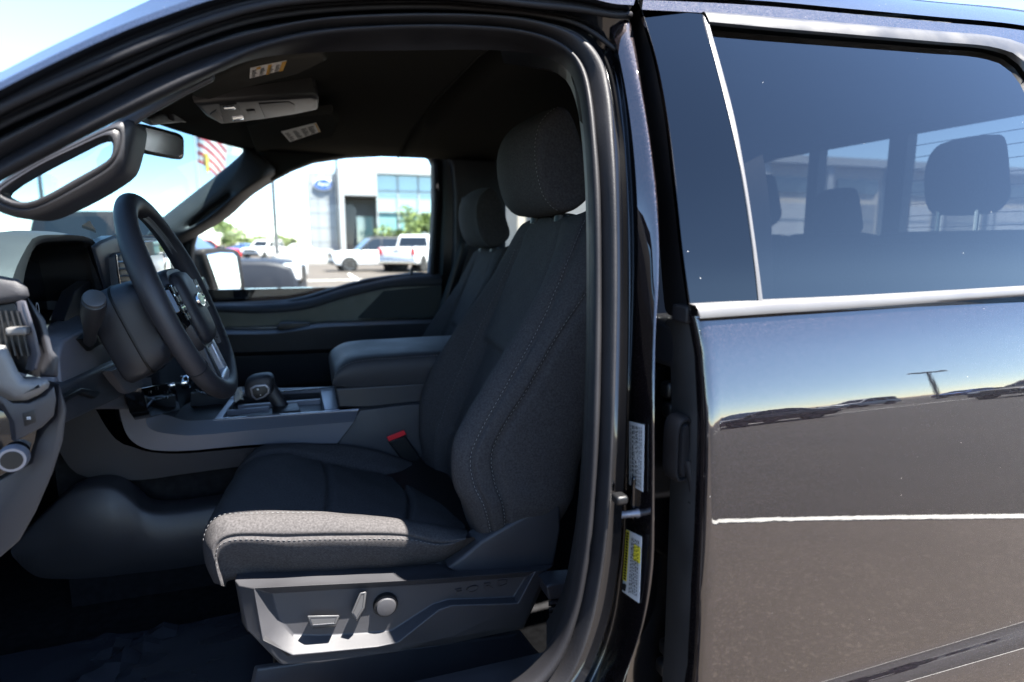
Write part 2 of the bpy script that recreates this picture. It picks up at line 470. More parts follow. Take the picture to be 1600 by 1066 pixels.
paint('truck_paint', (.003, .0026, .0031), (.020, .0138, .0172), coat_ior=2.1, rough=.47)
def glass(name, tint, reflect_ior, dust=0.0, rough=0.0):
    """thin automotive pane: tinted transmission and a fresnel reflection"""
    m = bpy.data.materials.new(name); m.use_nodes = True; MAT[name] = m
    nt = m.node_tree; N = nt.nodes.new; Lk = nt.links.new; nt.nodes.remove(nt.nodes['Principled BSDF'])
    t = N('ShaderNodeBsdfTransparent'); t.inputs[0].default_value = (*tint, 1)
    g = N('ShaderNodeBsdfGlossy'); g.inputs['Roughness'].default_value = rough; g.inputs[0].default_value = (1, 1, 1, 1)
    fr = N('ShaderNodeFresnel'); ge = N('ShaderNodeNewGeometry'); mi = N('ShaderNodeMapRange'); mi.inputs[3].default_value = reflect_ior; mi.inputs[4].default_value = 1 / reflect_ior
    Lk(ge.outputs['Backfacing'], mi.inputs[0]); Lk(mi.outputs[0], fr.inputs[0])      # a thin pane reflects alike from both sides
    mx = N('ShaderNodeMixShader'); Lk(fr.outputs[0], mx.inputs[0]); Lk(t.outputs[0], mx.inputs[1]); Lk(g.outputs[0], mx.inputs[2])
    last = mx
    if dust:
        tc = N('ShaderNodeTexCoord')
        v = N('ShaderNodeTexVoronoi'); v.inputs['Scale'].default_value = 75; Lk(tc.outputs['Object'], v.inputs['Vector'])
        l = N('ShaderNodeMath'); l.operation = 'LESS_THAN'; l.inputs[1].default_value = .035; Lk(v.outputs['Distance'], l.inputs[0])
        s = N('ShaderNodeSeparateColor'); Lk(v.outputs['Color'], s.inputs[0])
        q = N('ShaderNodeMath'); q.operation = 'GREATER_THAN'; q.inputs[1].default_value = 1 - dust; Lk(s.outputs[0], q.inputs[0])
        mu = N('ShaderNodeMath'); mu.operation = 'MULTIPLY'; Lk(l.outputs[0], mu.inputs[0]); Lk(q.outputs[0], mu.inputs[1])
        df = N('ShaderNodeBsdfDiffuse'); df.inputs[0].default_value = (.55, .53, .5, 1)
        m2 = N('ShaderNodeMixShader'); Lk(mu.outputs[0], m2.inputs[0]); Lk(mx.outputs[0], m2.inputs[1]); Lk(df.outputs[0], m2.inputs[2]); last = m2
    Lk(last.outputs[0], nt.nodes['Material Output'].inputs['Surface'])
    return m
glass('clear_glass', (.88, .94, .92), 1.35)
glass('windshield_glass', (.40, .55, .57), 1.3)
glass('privacy_glass', (.16, .165, .17), 1.72, dust=.12)
glass('back_glass', (.75, .8, .8), 1.35)
glass('piano_black_film', (.0, .0, .0), 1.6, dust=.15)

# ================================================================== THE TRUCK
truck = empty('pickup_truck', (0.35, 1.0, 0.0))
tag(truck, 'black crew cab pickup truck, driver door open, dark cloth cabin in view', 'pickup truck')
def UBS(px, off):
    if isinstance(off, (int, float)): return [UB(x, y, off) for x, y in px]
    n = len(px) - 1
    return [UB(x, y, off[0] + (off[1] - off[0]) * i / n) for i, (x, y) in enumerate(px)]
ND = 130
# --- nested lines round the driver door opening, from the outer skin inwards
k0 = UBS([(-420, 330), (-200, 215), (0, 113), (60, 82), (120, 53), (180, 25), (235, 0), (300, -22), (420, -50), (600, -68), (800, -70), (1000, -58), (1200, -32), (1420, 0), (1600, 18), (1700, 40)], .055) + [Vector((1.70, .345, 1.880)), Vector((1.90, .36, 1.862))]
k0b = UBS([(-420, 345), (-200, 231), (0, 128), (70, 93), (140, 60), (210, 31), (270, 9), (330, -11), (420, -33), (600, -46), (800, -46), (1000, -30), (1200, 2), (1420, 24), (1600, 38), (1700, 60)], .012) + [Vector((1.70, .28, 1.850)), Vector((1.90, .285, 1.835))]
k1 = UBS([(-420, 358), (-200, 243), (0, 140), (70, 105), (140, 72), (210, 42), (270, 20), (330, 0), (420, -22), (560, -35), (700, -34), (840, -14), (925, -2), (960, 6), (990, 8)], .004)
k2 = UBS([(-420, 390), (-200, 275), (0, 170), (100, 124), (197, 82), (310, 37), (394, 12), (450, 2), (560, -6), (700, -6), (840, 8), (900, 14), (935, 20), (962, 24), (985, 24)], .024)
K3px = [(-420, 430), (-200, 312), (0, 206), (70, 174), (158, 134), (234, 97), (324, 60), (391, 40), (500, 24), (634, 17), (779, 21), (860, 30), (915, 50), (945, 85), (960, 130), (968, 180), (975, 225), (979, 300), (981, 469), (978, 660), (972, 800), (966, 880), (948, 976), (912, 1066), (860, 1130), (760, 1180)]
SOpx = [(-420, 440), (-200, 322), (0, 215), (70, 183), (158, 143), (234, 106), (324, 69), (391, 49), (489, 31), (597, 23), (706, 22), (797, 26), (860, 38), (912, 60), (940, 95), (953, 150), (958, 220), (961, 300), (962, 469), (956, 660), (948, 800), (942, 860), (924, 963), (895, 1040), (850, 1105), (750, 1160)]
SGpx = [(-420, 472), (-200, 355), (0, 250), (99, 195), (197, 145), (282, 105), (380, 72), (489, 47), (597, 40), (724, 39), (815, 47), (877, 67), (911, 101), (924, 145), (932, 217), (938, 300), (940, 470), (937, 660), (929, 800), (920, 880), (903, 963), (874, 1040), (830, 1090), (735, 1140)]
SIpx = [(-420, 500), (-200, 384), (0, 279), (169, 191), (332, 113), (400, 80), (489, 56), (597, 45), (742, 45), (833, 56), (887, 82), (906, 115), (916, 165), (922, 230), (926, 300), (928, 470), (924, 660), (916, 800), (907, 880), (890, 963), (860, 1030), (815, 1078), (725, 1122)]
GIpx = [(-420, 503), (-200, 387), (0, 282), (169, 194), (332, 117), (400, 92), (500, 82), (634, 79), (779, 79), (851, 88), (885, 107), (903, 145), (912, 200), (917, 260), (920, 330), (921, 470), (917, 660), (908, 800), (898, 880), (880, 963), (850, 1020), (805, 1062), (715, 1100)]
def line(px, off): return spl(UBS(px, off), ND)
k3, so, sg, si, gi = line(K3px, .052), line(SOpx, .058), line(SGpx, .066), line(SIpx, .060), line(GIpx, .105)
k3n = [p + Vector((0, .006, 0)) for p in k3]
bb = empty('cab_body', (0.35, 1.0, 0.6), truck)
nk = 90
G().grid([spl(k0, nk), spl(k0b, nk)]).build('roof_rail', 'truck_paint', bb, smooth=60)
G().grid([spl(k0b[:12], nk), spl(k1, nk)]).build('roof_rail', 'truck_paint', bb, smooth=60)
def mids(a, b, off):                   # a line between two others, moved along Y
    return [p.lerp(q, .5) + Vector((0, off, 0)) for p, q in zip(a, b)]
K1, K2 = spl(k1, nk), spl(k2, nk)
K3f = spl(UBS(K3px[:15], .052), nk)
G().grid([K1, mids(K1, K2, .016), K2, mids(K2, K3f, .028), [p + Vector((0, .002, -.001)) for p in K3f]]).build('door_aperture_flange', 'gloss_black', bb, smooth=70)
for ln, rr_ in ((K2, .0042), (mids(K2, K3f, .012), .0030), (mids(K1, K2, .010), .0026)):
    G().tube([p + Vector((0, -.001, 0)) for p in ln], rr_, 10).build('highlight_bead', 'rubber', bb, smooth=180)  # beads added to catch the sky as highlight lines
# rubber door seal with two soft beads
sm1 = mids(so, sg, -.018); sm1a = [a.lerp(b, .25) + Vector((0, -.013, 0)) for a, b in zip(so, sg)]; sm1b = [a.lerp(b, .75) + Vector((0, -.014, 0)) for a, b in zip(so, sg)]
sm2 = mids(sg, si, -.008); sm3 = mids(si, gi, .010)
G().grid([so, sm1a, sm1, sm1b, sg]).build('door_seal', 'grey_rubber', bb, smooth=180, sub=1)
G().grid([sg, sm2, si, sm3, gi]).build('door_seal_lip', 'rubber', bb, smooth=180, sub=1)
G().grid([k3, mids(k3, so, .012), so]).build('pinch_flange', 'gloss_black', bb, smooth=180, sub=1)
# --- B-pillar, painted black
nb = 80
B1 = spl(UBS(K3px[11:], .052), nb)
def UBL(px, offs): return [UB(x, y, o) for (x, y), o in zip(px, offs)]
B2 = spl(UBL([(872, 22), (922, 38), (950, 75), (965, 110), (976, 183), (984, 300), (986, 400), (985, 503), (983, 604), (981, 660), (977, 780), (971, 880), (955, 982), (922, 1066), (880, 1135), (780, 1190)],
             [.072, .072, .072, .072, .072, .075, .082, .092, .098, .102, .102, .102, .10, .095, .09, .09]), nb)
B3 = spl(UBL([(890, 14), (938, 24), (958, 56), (972, 110), (986, 197), (995, 300), (997, 401), (993, 503), (989, 604), (987, 660), (985, 780), (980, 880), (966, 985), (936, 1066), (895, 1140), (795, 1200)],
             [.040, .040, .040, .040, .042, .046, .056, .070, .080, .086, .086, .086, .084, .08, .075, .07]), nb)
B3b = spl(UBL([(935, 8), (962, 20), (976, 56), (990, 120), (1004, 197), (1013, 300), (1017, 401), (1014, 503), (1012, 604), (1012, 660), (1010, 780), (1006, 880), (992, 985), (966, 1060), (930, 1140), (830, 1210)],
              [.030, .030, .030, .030, .032, .034, .038, .042, .045, .046, .046, .046, .046, .045, .044, .042]), nb)
B4 = spl(UBS([(960, 6), (983, 24), (995, 70), (1006, 141), (1020, 230), (1029, 300), (1033, 380), (1032, 445), (1027, 520), (1025, 620), (1025, 787), (1023, 892), (1009, 976), (984, 1051), (950, 1140), (850, 1220)], .026), nb)
B4b = [p + Vector((.004, .012, 0)) for p in B4]
B5 = spl(UBS([(968, 6), (994, 24), (1007, 70), (1020, 141), (1034, 230), (1044, 300), (1050, 380), (1054, 445), (1060, 520), (1066, 620), (1066, 787), (1063, 892), (1058, 976), (1054, 1051), (1050, 1140), (1045, 1220)], .14), nb)
G().grid([B1, mids(B1, B2, .012), B2, mids(B2, B3, .004), B3]).build('pillar_channel', 'gloss_black', bb, smooth=180, sub=1)
G().grid([B3, B3b, B4, B4b]).build('door_pillar', 'truck_paint', bb, smooth=180, sub=1)
B4c = mids(B4b, B5, .05)
G().grid([B4b, B4c, B5]).build('pillar_return', 'gloss_black', bb, smooth=60)
# rear wall of the gap, so that no light comes through
gapw = UBS([(985, -20), (1005, 24), (1030, 141), (1060, 300), (1085, 480), (1100, 620), (1105, 800), (1100, 976), (1095, 1220)], .12)
G().grid([spl(B5, 40), spl(gapw, 40)]).build('pillar_return', 'black_plastic', bb, smooth=60)
# labels on the door pillar
def label_sheet(name, quad, offs, parent, rows, label):
    q = [UB(x, y, o) for (x, y), o in zip(quad, offs)]          # tl, tr, br, bl
    def P(u, v, lift=0): return (q[0].lerp(q[1], u)).lerp(q[3].lerp(q[2], u), v) + Vector((-lift * .85, -lift * .5, 0))
    o = G().nest([[P(0, 0), P(1, 0), P(1, 1), P(0, 1)], [P(.02, .004, .0006), P(.98, .004, .0006), P(.98, .996, .0006), P(.02, .996, .0006)]]).build(name, 'paper', parent, smooth=0)
    tag(o, label)
    for nm, mt, rects in rows:
        g = G()
        for (u0, v0, u1, v1) in rects:
            g.add([P(u0, v0, .001), P(u1, v0, .001), P(u1, v1, .001), P(u0, v1, .001)], [(0, 1, 2, 3)])
        g.build(nm, mt, o, smooth=0)
    return o, P
rr = random.Random(3)
lines1 = []
for c in range(7):
    v = .05; u = .12 + c * .115
    while v < .93:
        h = rr.uniform(.015, .07); lines1.append((u, v, u + (.075 if c in (1, 3) else .045), min(v + h, .95))); v += h + rr.uniform(.008, .03)
label_sheet('certification_label', [(983, 658), (1007, 664), (1005, 769), (983, 757)], (.084, .049, .049, .084), bb, [('print', 'ink', lines1)], 'white printed certification label on the black door pillar')
lines2 = []
for c in range(5):
    v = .08; u = .40 + c * .10
    while v < .92:
        h = rr.uniform(.012, .05); lines2.append((u, v, u + .05, min(v + h, .94))); v += h + rr.uniform(.01, .03)
blk = [(.05, .03 + .045 * i, .2, .03 + .045 * i + .03) for i in range(17)]
o, P = label_sheet('tire_label', [(979, 827), (1003, 839), (999, 943), (972, 924)], (.083, .046, .046, .083), bb,
    [('yellow_band', 'yellow_paper', [(.0, .0, .24, .80), (.56, .16, .98, .40)]), ('print', 'ink', lines2)], 'white and yellow tire and loading label on the door pillar')
g = G()
for b in blk: g.add([P(b[0], b[1], .0015), P(b[2], b[1], .0015), P(b[2], b[3], .0015), P(b[0], b[3], .0015)], [(0, 1, 2, 3)])
g.build('print', 'ink', o, smooth=0)
g = G(); cpt = P(.16, .9, .0013); g.lathe(cpt, (-.85, -.5, 0), [(0, .0045), (.0004, .0045)], 20); g.build('tire_symbol', 'ink', o)
# door striker: plate, bolts and the U-shaped pin
st = empty('door_striker', UB(985, 805, .03), bb) if False else None
stp = UB(990, 805, .062)
stk = G().lathe(stp + Vector((-.022, .006, 0)), (1, -.10, 0), [(0, .0034), (.003, .0052), (.007, .0052), (.010, .0040), (.026, .0040), (.029, .0052), (.032, .0052), (.034, .003)], 20).build('door_striker', 'satin_trim', bb)
rbox('striker_plate', stp + Vector((.012, .010, .016)), (.020, .006, .052), 'gloss_black', stk, r=.003)
for dz in (-.004, .034):
    G().lathe(stp + Vector((.012, .007, dz)), (0, -1, 0), [(0, .006), (.003, .006), (.0045, .004)], 12).build('striker_bolt', 'dark_plastic', stk)
rbox('seal_clip', UB(968, 779, .04), (.014, .016, .010), 'black_plastic', bb, r=.003)

# --- rear door ------------------------------------------------------------------
rd = empty('rear_door', (0.8, 0.0, 0.6), truck)
tag(rd, 'closed black rear door reflecting the parking lot')
edge_px = [(1098, 509), (1107, 560), (1110, 604), (1112, 660), (1111, 740), (1108, 829), (1103, 930), (1097, 1066), (1085, 1250)]
edge = [UB(x, y) for x, y in edge_px]
def xedge(Z):
    if Z >= edge[0].z: return edge[0].x + (Z - edge[0].z) * -.1
    for a, b in zip(edge, edge[1:]):
        if a.z >= Z >= b.z: return a.x + (b.x - a.x) * (a.z - Z) / (a.z - b.z)
    return edge[-1].x
XR = 1.33
def slab(name, z0, z1, x1, mt, parent, nz=70, lip=True, x0=None):
    rows = []
    for i in range(nz + 1):
        Z = z0 + (z1 - z0) * i / nz; xe = xedge(Z) if x0 is None else x0; r = []
        if lip:
            r += [Vector((xe + .001, skin(Z) + .030, Z)), Vector((xe - .0045, skin(Z) + .014, Z)), Vector((xe - .0035, skin(Z) + .006, Z)), Vector((xe - .001, skin(Z) + .0018, Z)), Vector((xe + .004, skin(Z) + .0002, Z))]
        for k in range(13):
            r.append(Vector((xe + .012 + (x1 - xe - .012) * k / 12, skin(Z), Z)))
        if lip: r += [Vector((x1 + .005, skin(Z) + .004, Z)), Vector((x1 + .006, skin(Z) + .03, Z))]
        rows.append(r)
    return G().grid(rows).build(name, mt, parent, smooth=180)
slab('door_skin', .50, 1.372, XR, 'truck_paint', rd, nz=130)
slab('cab_corner', .45, 1.84, 1.86, 'truck_paint', bb, nz=50, x0=XR + .008)
G().grid([[Vector((x, skin(z) + .014, z)) for x in (1.16, 1.36)] for z in [1.36 + .03 * k for k in range(16)]]).build('pillar_filler', 'gloss_black', bb, smooth=180)
rl_px = [(993, 17), (1009, 93), (1031, 197), (1048, 300), (1062, 470), (1066, 500)]
rr_px = [(1003, 17), (1026, 93), (1043, 183), (1057, 300), (1074, 455), (1079, 490)]
RL, RR = spl(UBS(rl_px, .050), 40), spl(UBS(rr_px, .004), 40)
G().grid([[p + Vector((.01, .05, 0)) for p in RL], RL, mids(RL, RR, -.012), RR, [p + Vector((.004, .006, 0)) for p in RR]]).build('front_edge_seal', 'rubber', rd, smooth=180, sub=1)
rl2 = spl(UBS([(1072, 505), (1079, 545), (1083, 587), (1085, 660), (1084, 740), (1081, 829), (1077, 930), (1071, 1066), (1060, 1250)], .028), 50)
rr2 = spl(UBS([(1092, 507), (1099, 545), (1103, 595), (1106, 660), (1106, 740), (1103, 829), (1098, 930), (1092, 1066), (1080, 1250)], .006), 50)
G().grid([[p + Vector((.01, .06, 0)) for p in rl2], rl2, [a.lerp(b, .3) + Vector((0, -.012, 0)) for a, b in zip(rl2, rr2)], [a.lerp(b, .7) + Vector((0, -.010, 0)) for a, b in zip(rl2, rr2)], rr2, [p + Vector((.006, .012, 0)) for p in rr2]]).build('front_edge_seal', 'edge_rubber_lit', rd, smooth=180, sub=1)
rbox('seal_end_block', UB(1070, 490, .03), (.016, .03, .020), 'rubber', rd, r=.003)
# wire boot in the door gap
bp = UB(1068, 705, .045)
gk = G()
lp = spl([bp + Vector((x, 0, z)) for x, z in ((-.010, .036), (.006, .040), (.012, .02), (.012, -.02), (.004, -.036), (-.010, -.034), (-.014, 0))], 28, True)
for k, (d, y) in enumerate(((0, .02), (0, 0), (.002, -.004), (.004, -.004), (.0055, 0), (.007, 0), (.0085, -.004), (.0105, -.004))): pass
gk.nest([[p + Vector((0, .02, 0)) for p in lp], lp, inset(lp, .002, (0, -.004, 0)), inset(lp, .004, (0, -.004, 0)), inset(lp, .0055, (0, .001, 0)), inset(lp, .007, (0, .001, 0)), inset(lp, .0085, (0, -.005, 0))], True, True)
gk.build('wire_grommet', 'rubber', bb, smooth=50)
gk = G(); path = spl([bp + Vector((.004, -.004, -.01)), bp + Vector((.008, -.012, -.045)), bp + Vector((.010, -.012, -.09)), bp + Vector((.012, .0, -.14)), bp + Vector((.02, .04, -.17))], 70)
gk.tube(path, [.0055 + (.0022 if i % 3 == 0 and i > 16 else 0) for i in range(70)], 10)
gk.build('wire_boot', 'rubber', bb, smooth=60)
for k, (x, y) in enumerate(((1053, 608), (1056, 640), (1050, 1010), (1045, 1040))):
    rbox('hinge_bracket', UB(x, y, .10), (.030, .02, .020), 'black_plastic', bb, r=.005)
    G().lathe(UB(x + 4, y, .088), (0, -1, 0), [(0, .006), (.005, .006), (.007, .004)], 6).build('hinge_bolt', 'dark_plastic', bb, smooth=20)
# pillar applique, glass and trims
nt_ = 40
fe = spl(UBS([(1003, 15), (1026, 93), (1043, 183), (1057, 300), (1068, 400), (1079, 478)], .007), nt_)
dl = spl(UBS([(1096, 22), (1132, 158), (1157, 270), (1177, 405), (1184, 471)], -.001), nt_)
dr = spl(UBS([(1107, 36), (1146, 180), (1166, 288), (1183, 405), (1191, 468)], -.001), nt_)
G().grid([[p + Vector((.001, .008, 0)) for p in fe], fe, [a.lerp(b, .33) for a, b in zip(fe, dl)], [a.lerp(b, .67) for a, b in zip(fe, dl)], dl, [p + Vector((-.001, .008, 0)) for p in dl]]).build('pillar_applique', 'piano_black_film', rd, smooth=40)
def strip(name, a, b, mt, parent, h=.006, base=.004):
    va = [p + Vector((0, base, 0)) for p in a]; vb = [p + Vector((0, base, 0)) for p in b]
    return G().grid([va, [p.lerp(q, .06) + Vector((0, -h * .8, 0)) for p, q in zip(a, b)], [p.lerp(q, .3) + Vector((0, -h, 0)) for p, q in zip(a, b)], [p.lerp(q, .7) + Vector((0, -h, 0)) for p, q in zip(a, b)], [p.lerp(q, .94) + Vector((0, -h * .8, 0)) for p, q in zip(a, b)], vb]).build(name, mt, parent, smooth=70)
strip('division_bar', dl, dr, 'belt_metal', rd, h=.0015, base=.002)
tb = spl(UBS([(1080, 475), (1184, 469), (1340, 462), (1600, 447), (1720, 440), (1860, 431)], 0), nt_)
bb_ = spl(UBS([(1088, 498), (1190, 491), (1340, 481), (1600, 462.5), (1720, 454), (1860, 444)], 0), nt_)
strip('belt_trim', tb, bb_, 'belt_metal', rd, h=.009)
tt = spl(UBS([(1096, 19), (1200, 27), (1330, 38), (1460, 49), (1555, 58), (1600, 72), (1640, 110), (1668, 190), (1690, 320), (1705, 440)], 0), nt_)
tbm = spl(UBS([(1105, 37), (1200, 46), (1330, 57), (1460, 68), (1550, 77), (1585, 90), (1612, 122), (1638, 200), (1660, 320), (1672, 440)], 0), nt_)
strip('window_surround', tt, tbm, 'window_trim', rd, h=.006)
# upper door frame paint between the applique / surround and the roof rail
up = spl(UBS([(1005, 0), (1100, 4), (1200, 10), (1330, 22), (1460, 34), (1600, 48), (1700, 70), (1760, 140), (1790, 260), (1810, 440)], .002), nt_)
lo_ = spl(UBS([(1003, 15), (1096, 20), (1200, 27), (1330, 38), (1460, 49), (1590, 68), (1640, 108), (1668, 190), (1690, 320), (1705, 440)], 0), nt_)
G().grid([up, lo_]).build('door_frame', 'truck_paint', rd, smooth=180)
up2 = spl(UBS([(985, -10), (1100, -4), (1200, 2), (1330, 14), (1460, 26), (1600, 40), (1720, 66)], .008), nt_); up3 = spl(UBS([(985, -45), (1100, -40), (1200, -31), (1330, -14), (1420, 0), (1600, 19), (1720, 45)], .05), nt_)
G().grid([[p + Vector((0, .012, -.002)) for p in up2], up2, mids(up2, up3, -.006), up3]).build('roof_drip_rail', 'truck_paint', bb, smooth=60)
# glass: one pane, 5 mm, set back from the trims
gA = [(1100, 28), (1200, 36), (1330, 47), (1460, 58), (1552, 66), (1592, 84), (1625, 118), (1652, 195), (1674, 320), (1688, 440)]
gB = [(1187, 474), (1260, 470), (1340, 466), (1430, 461), (1520, 455), (1580, 452), (1620, 450), (1650, 448), (1670, 447), (1688, 446)]
gA, gB = spl([(x, y, 0) for x, y in gA], 40), spl([(x, y, 0) for x, y in gB], 40)
G().grid([[UB(a.x + (b.x - a.x) * k / 24, a.y + (b.y - a.y) * k / 24, .008) for a, b in zip(gA, gB)] for k in range(25)]).build('rear_door_glass', 'privacy_glass', rd, smooth=180)
# inner skin of the rear door, seen through the glass as its dark sill
G().box((.87, .17, .98), (.90, .06, .76)).box((.87, .11, 1.33), (.92, .08, .06)).build('door_inner_panel', 'dark_plastic', rd, bevel=.01)

# ================================================================== SEATS
def gauss(x, w): return math.exp(-(x / w) ** 2)
def build_seat():
    seat = empty('front_seat', (0.15, 0.62, 0.75), truck)
    # ---------------------------------------------------------------- backrest
    g1 = US([(790, 792), (778, 757), (772, 711), (790, 668), (825, 613), (876, 522), (927, 450), (975, 392), (1005, 352)], .352)
    g2 = US([(760, 795), (743, 757), (738, 715), (752, 678), (797, 597), (849, 502), (890, 405), (912, 352), (925, 332)], [.352, .352, .352, .354, .362, .378, .400, .425, .445])
    g3 = US([(735, 800), (713, 762), (706, 722), (714, 680), (752, 612), (806, 522), (852, 438), (880, 372), (893, 342)], [.375, .378, .38, .385, .392, .405, .425, .455, .475])
    g4 = US([(720, 790), (712, 752), (714, 710), (729, 664), (772, 583), (822, 502), (852, 432), (868, 375), (878, 345)], [.44, .45, .455, .46, .465, .475, .49, .51, .53])
    g5 = US([(706, 775), (702, 735), (706, 690), (728, 638), (762, 560), (799, 486), (828, 410), (846, 362), (855, 342)], .61)
    g6 = US([(694, 765), (684, 728), (684, 690), (700, 645), (735, 560), (772, 475), (803, 402), (820, 362), (832, 345)], [.745, .745, .745, .745, .745, .745, .735, .72, .71])
    g7 = US([(680, 755), (662, 715), (655, 668), (658, 618), (678, 570), (712, 514), (770, 431), (796, 383), (814, 354)], [.815, .825, .83, .835, .835, .83, .82, .80, .78])
    g8 = [p + Vector((.055, .035, .0)) for p in g7]
    g9 = [p + Vector((.16, .02, .01)) for p in g7[:-1]] + [g7[-1] + Vector((.11, -.01, .005))]
    g0 = US([(892, 785), (895, 770), (905, 720), (930, 655), (962, 590), (1010, 500), (1045, 430), (1075, 380), (1085, 352)], .375)
    g10 = [Vector((p.x + .03, .62, p.z)) for p in g0]
    gs = [g1, g2, g3, g4, g5, g6, g7, g8, g9, g10, g0]
    # close the bottom and the top to a ridge
    fin = []
    tx = sum(g[-1].x for g in gs) / len(gs); bx = sum(g[0].x for g in gs) / len(gs); zb = min(g[0].z for g in gs) - .03
    for g in gs:
        t = g[-1]; ty = .62 + (t.y - .62) * .86
        fin.append([Vector((g[0].x * .3 + bx * .7, .62 + (g[0].y - .62) * .8, zb))] + list(g) + [Vector((t.x * .75 + tx * .25, .62 + (t.y - .62) * .95, t.z + .009)), Vector((t.x * .3 + tx * .7, ty, max(t.z, 1.492) + .012))])
    vs = .565                                 # height of the cross seam in the middle panel
    def disp(u, v, p):
        d = 0.0
        for su, w, a in ((0, .09, .006), (1, .10, .0065), (3, .10, .009), (5, .10, .009)):
            if v > .10: d -= a * gauss(u - su, w) * (smooth01(.985, .80, v) if su in (3, 5) else 1)
        if 3.05 < u < 4.95:
            k = smooth01(3.0, 3.18, u) * smooth01(5.0, 4.82, u)
            d += k * (-.015 if v < vs else .002) * smooth01(vs + .006, vs - .012, v) + k * -.005 * gauss(v - vs, .010)
            d += k * -.005 * gauss(v - .285, .010)
        d += .0008 * math.sin(p.x * 90 + p.z * 70) * math.sin(p.y * 60)
        return d
    bk = Pad(fin, 150, 12, closed=True, disp=disp)
    # the surface must bulge outwards: check the sign of its normals once
    if bk.nor[75][12].y > 0:
        bk2 = Pad(fin, 150, 12, closed=True, disp=lambda u, v, p: -disp(u, v, p)); bk = bk2; sgn = -1
    else: sgn = 1
    bk.build('backrest', 'seat_cloth', seat)
    def seam(u, v0, v1, lift=.0012, n=200):
        return [bk.at(u, v0 + (v1 - v0) * i / n, lift * sgn) for i in range(n + 1)]
    stitches('stitching', seam(1.09, .115, .93), 'thread', seat)
    stitches('stitching', seam(.09, .115, .93), 'thread', seat)
    stitches('stitching', seam(2.86, .16, .82, .0010), 'dark_thread', seat)
    stitches('stitching', seam(5.16, .2, .85, .0010), 'dark_thread', seat)
    # ---------------------------------------------------------------- headrest
    lp = spl(US([(870, 167), (845, 187), (835, 212), (833, 245), (838, 280), (848, 310), (866, 329), (890, 331), (914, 314), (922, 296), (914, 258), (903, 215), (894, 188), (884, 171)], .512), 56, True)
    cx = sum(p.x for p in lp) / 56; cz = sum(p.z for p in lp) / 56
    sec = [(.4985, .60), (.4990, .80), (.5015, .93), (.507, .985), (.516, 1.0), (.528, 1.012), (.56, 1.035), (.62, 1.05), (.675, 1.035), (.712, 1.0), (.727, .985), (.737, .95), (.742, .86), (.743, .6)]
    loops = []
    for Y, s in sec:
        l = []
        for p in lp:
            q = Vector((cx + (p.x - cx) * s, Y, cz + (p.z - cz) * s))
            if .525 < Y < .72 and p.x < cx: q.x -= .012 * smooth01(cx, cx - .05, p.x) * math.sin(math.pi * (Y - .52) / .21)
            gd = gauss(Y - .522, .0035) * .0045
            q += (Vector((cx, Y, cz)) - q).normalized() * gd * (1 if p.x < cx + .01 else 0)
            l.append(q)
        loops.append(l)
    dense = []
    for i in range(len(loops[0])):
        dense.append(spl([l[i] for l in loops], 60))
    rows = [[dense[i][k] for i in range(56)] for k in range(60)]
    G().nest(rows, True, True).build('headrest', 'seat_cloth', seat, smooth=180)
    i0 = 1; sl = []
    for i in list(range(0, 8)):
        p = lp[i]; sl.append(Vector((cx + (p.x - cx) * 1.006, .515, cz + (p.z - cz) * 1.004)) + Vector((0, -.0026, 0)))
    sl = [Vector((cx + (p.x - cx) * .985, .5055, cz + (p.z - cz) * .985)) for p in lp[0:27]]
    stitches('stitching', spl(sl, 200), 'thread', seat, length=.0034, gap=.0038, r=.00045)
    for yy, xx in ((.555, .468), (.685, .468)):
        G().tube([(xx, yy, 1.44), (xx - .002, yy, 1.53)], .0062, 14).build('headrest_post', 'chrome', seat)
        G().lathe((xx + .001, yy, 1.492), (0, 0, 1), [(0, .015), (.012, .014), (.014, .010)], 18).build('post_collar', 'black_plastic', seat)
    # ---------------------------------------------------------------- cushion
    c = [
        US([(352, 917), (353, 912), (355, 908), (370, 905), (450, 902), (540, 898), (630, 890), (700, 876), (742, 852)], .400),
        US([(349, 916), (343, 897), (341, 880), (355, 868), (450, 872), (540, 872), (630, 872), (695, 866), (740, 840)], .364),
        US([(347, 915), (339, 885), (336, 858), (352, 842), (450, 839), (540, 837), (635, 838), (690, 849), (728, 842)], .352),
        US([(338, 912), (324, 880), (322, 842), (342, 813), (430, 807), (520, 807), (620, 814), (690, 828), (730, 834)], .376),
        US([(334, 905), (321, 870), (322, 822), (350, 795), (430, 791), (500, 796), (620, 808), (690, 817), (730, 826)], .45),
        US([(345, 885), (335, 842), (340, 790), (372, 752), (440, 744), (500, 750), (600, 765), (680, 780), (728, 792)], .61),
        US([(365, 835), (356, 792), (365, 745), (398, 712), (440, 703), (489, 712), (560, 727), (620, 740), (700, 762)], .765),
        US([(380, 810), (369, 770), (375, 732), (404, 700), (446, 693), (490, 693), (559, 698), (615, 712), (690, 745)], .825),
        US([(395, 820), (390, 790), (393, 752), (418, 716), (458, 708), (495, 708), (562, 714), (620, 728), (690, 758)], .868),
        US([(402, 850), (402, 848), (408, 846), (430, 842), (470, 838), (510, 838), (570, 835), (620, 832), (690, 825)], .865)]
    def dc(u, v, p):
        d = -.0055 * gauss(u - 2, .10)
        d -= .005 * gauss(u - 3.35, .10) * smooth01(.70, .45, v) * smooth01(.05, .12, v)
        d -= .007 * gauss(u - 4.0, .13) * smooth01(.40, .55, v)
        d -= .011 * gauss(u - 6.0, .13) * smooth01(.15, .3, v)
        if 4.0 < u < 6.0:
            k = smooth01(4.0, 4.15, u) * smooth01(6.0, 5.85, u)
            for v0, a in ((.535, .009), (.79, .011)):
                vv = v - v0 - .012 * math.cos((u - 5) * 1.4)
                d -= k * a * gauss(vv, .008)
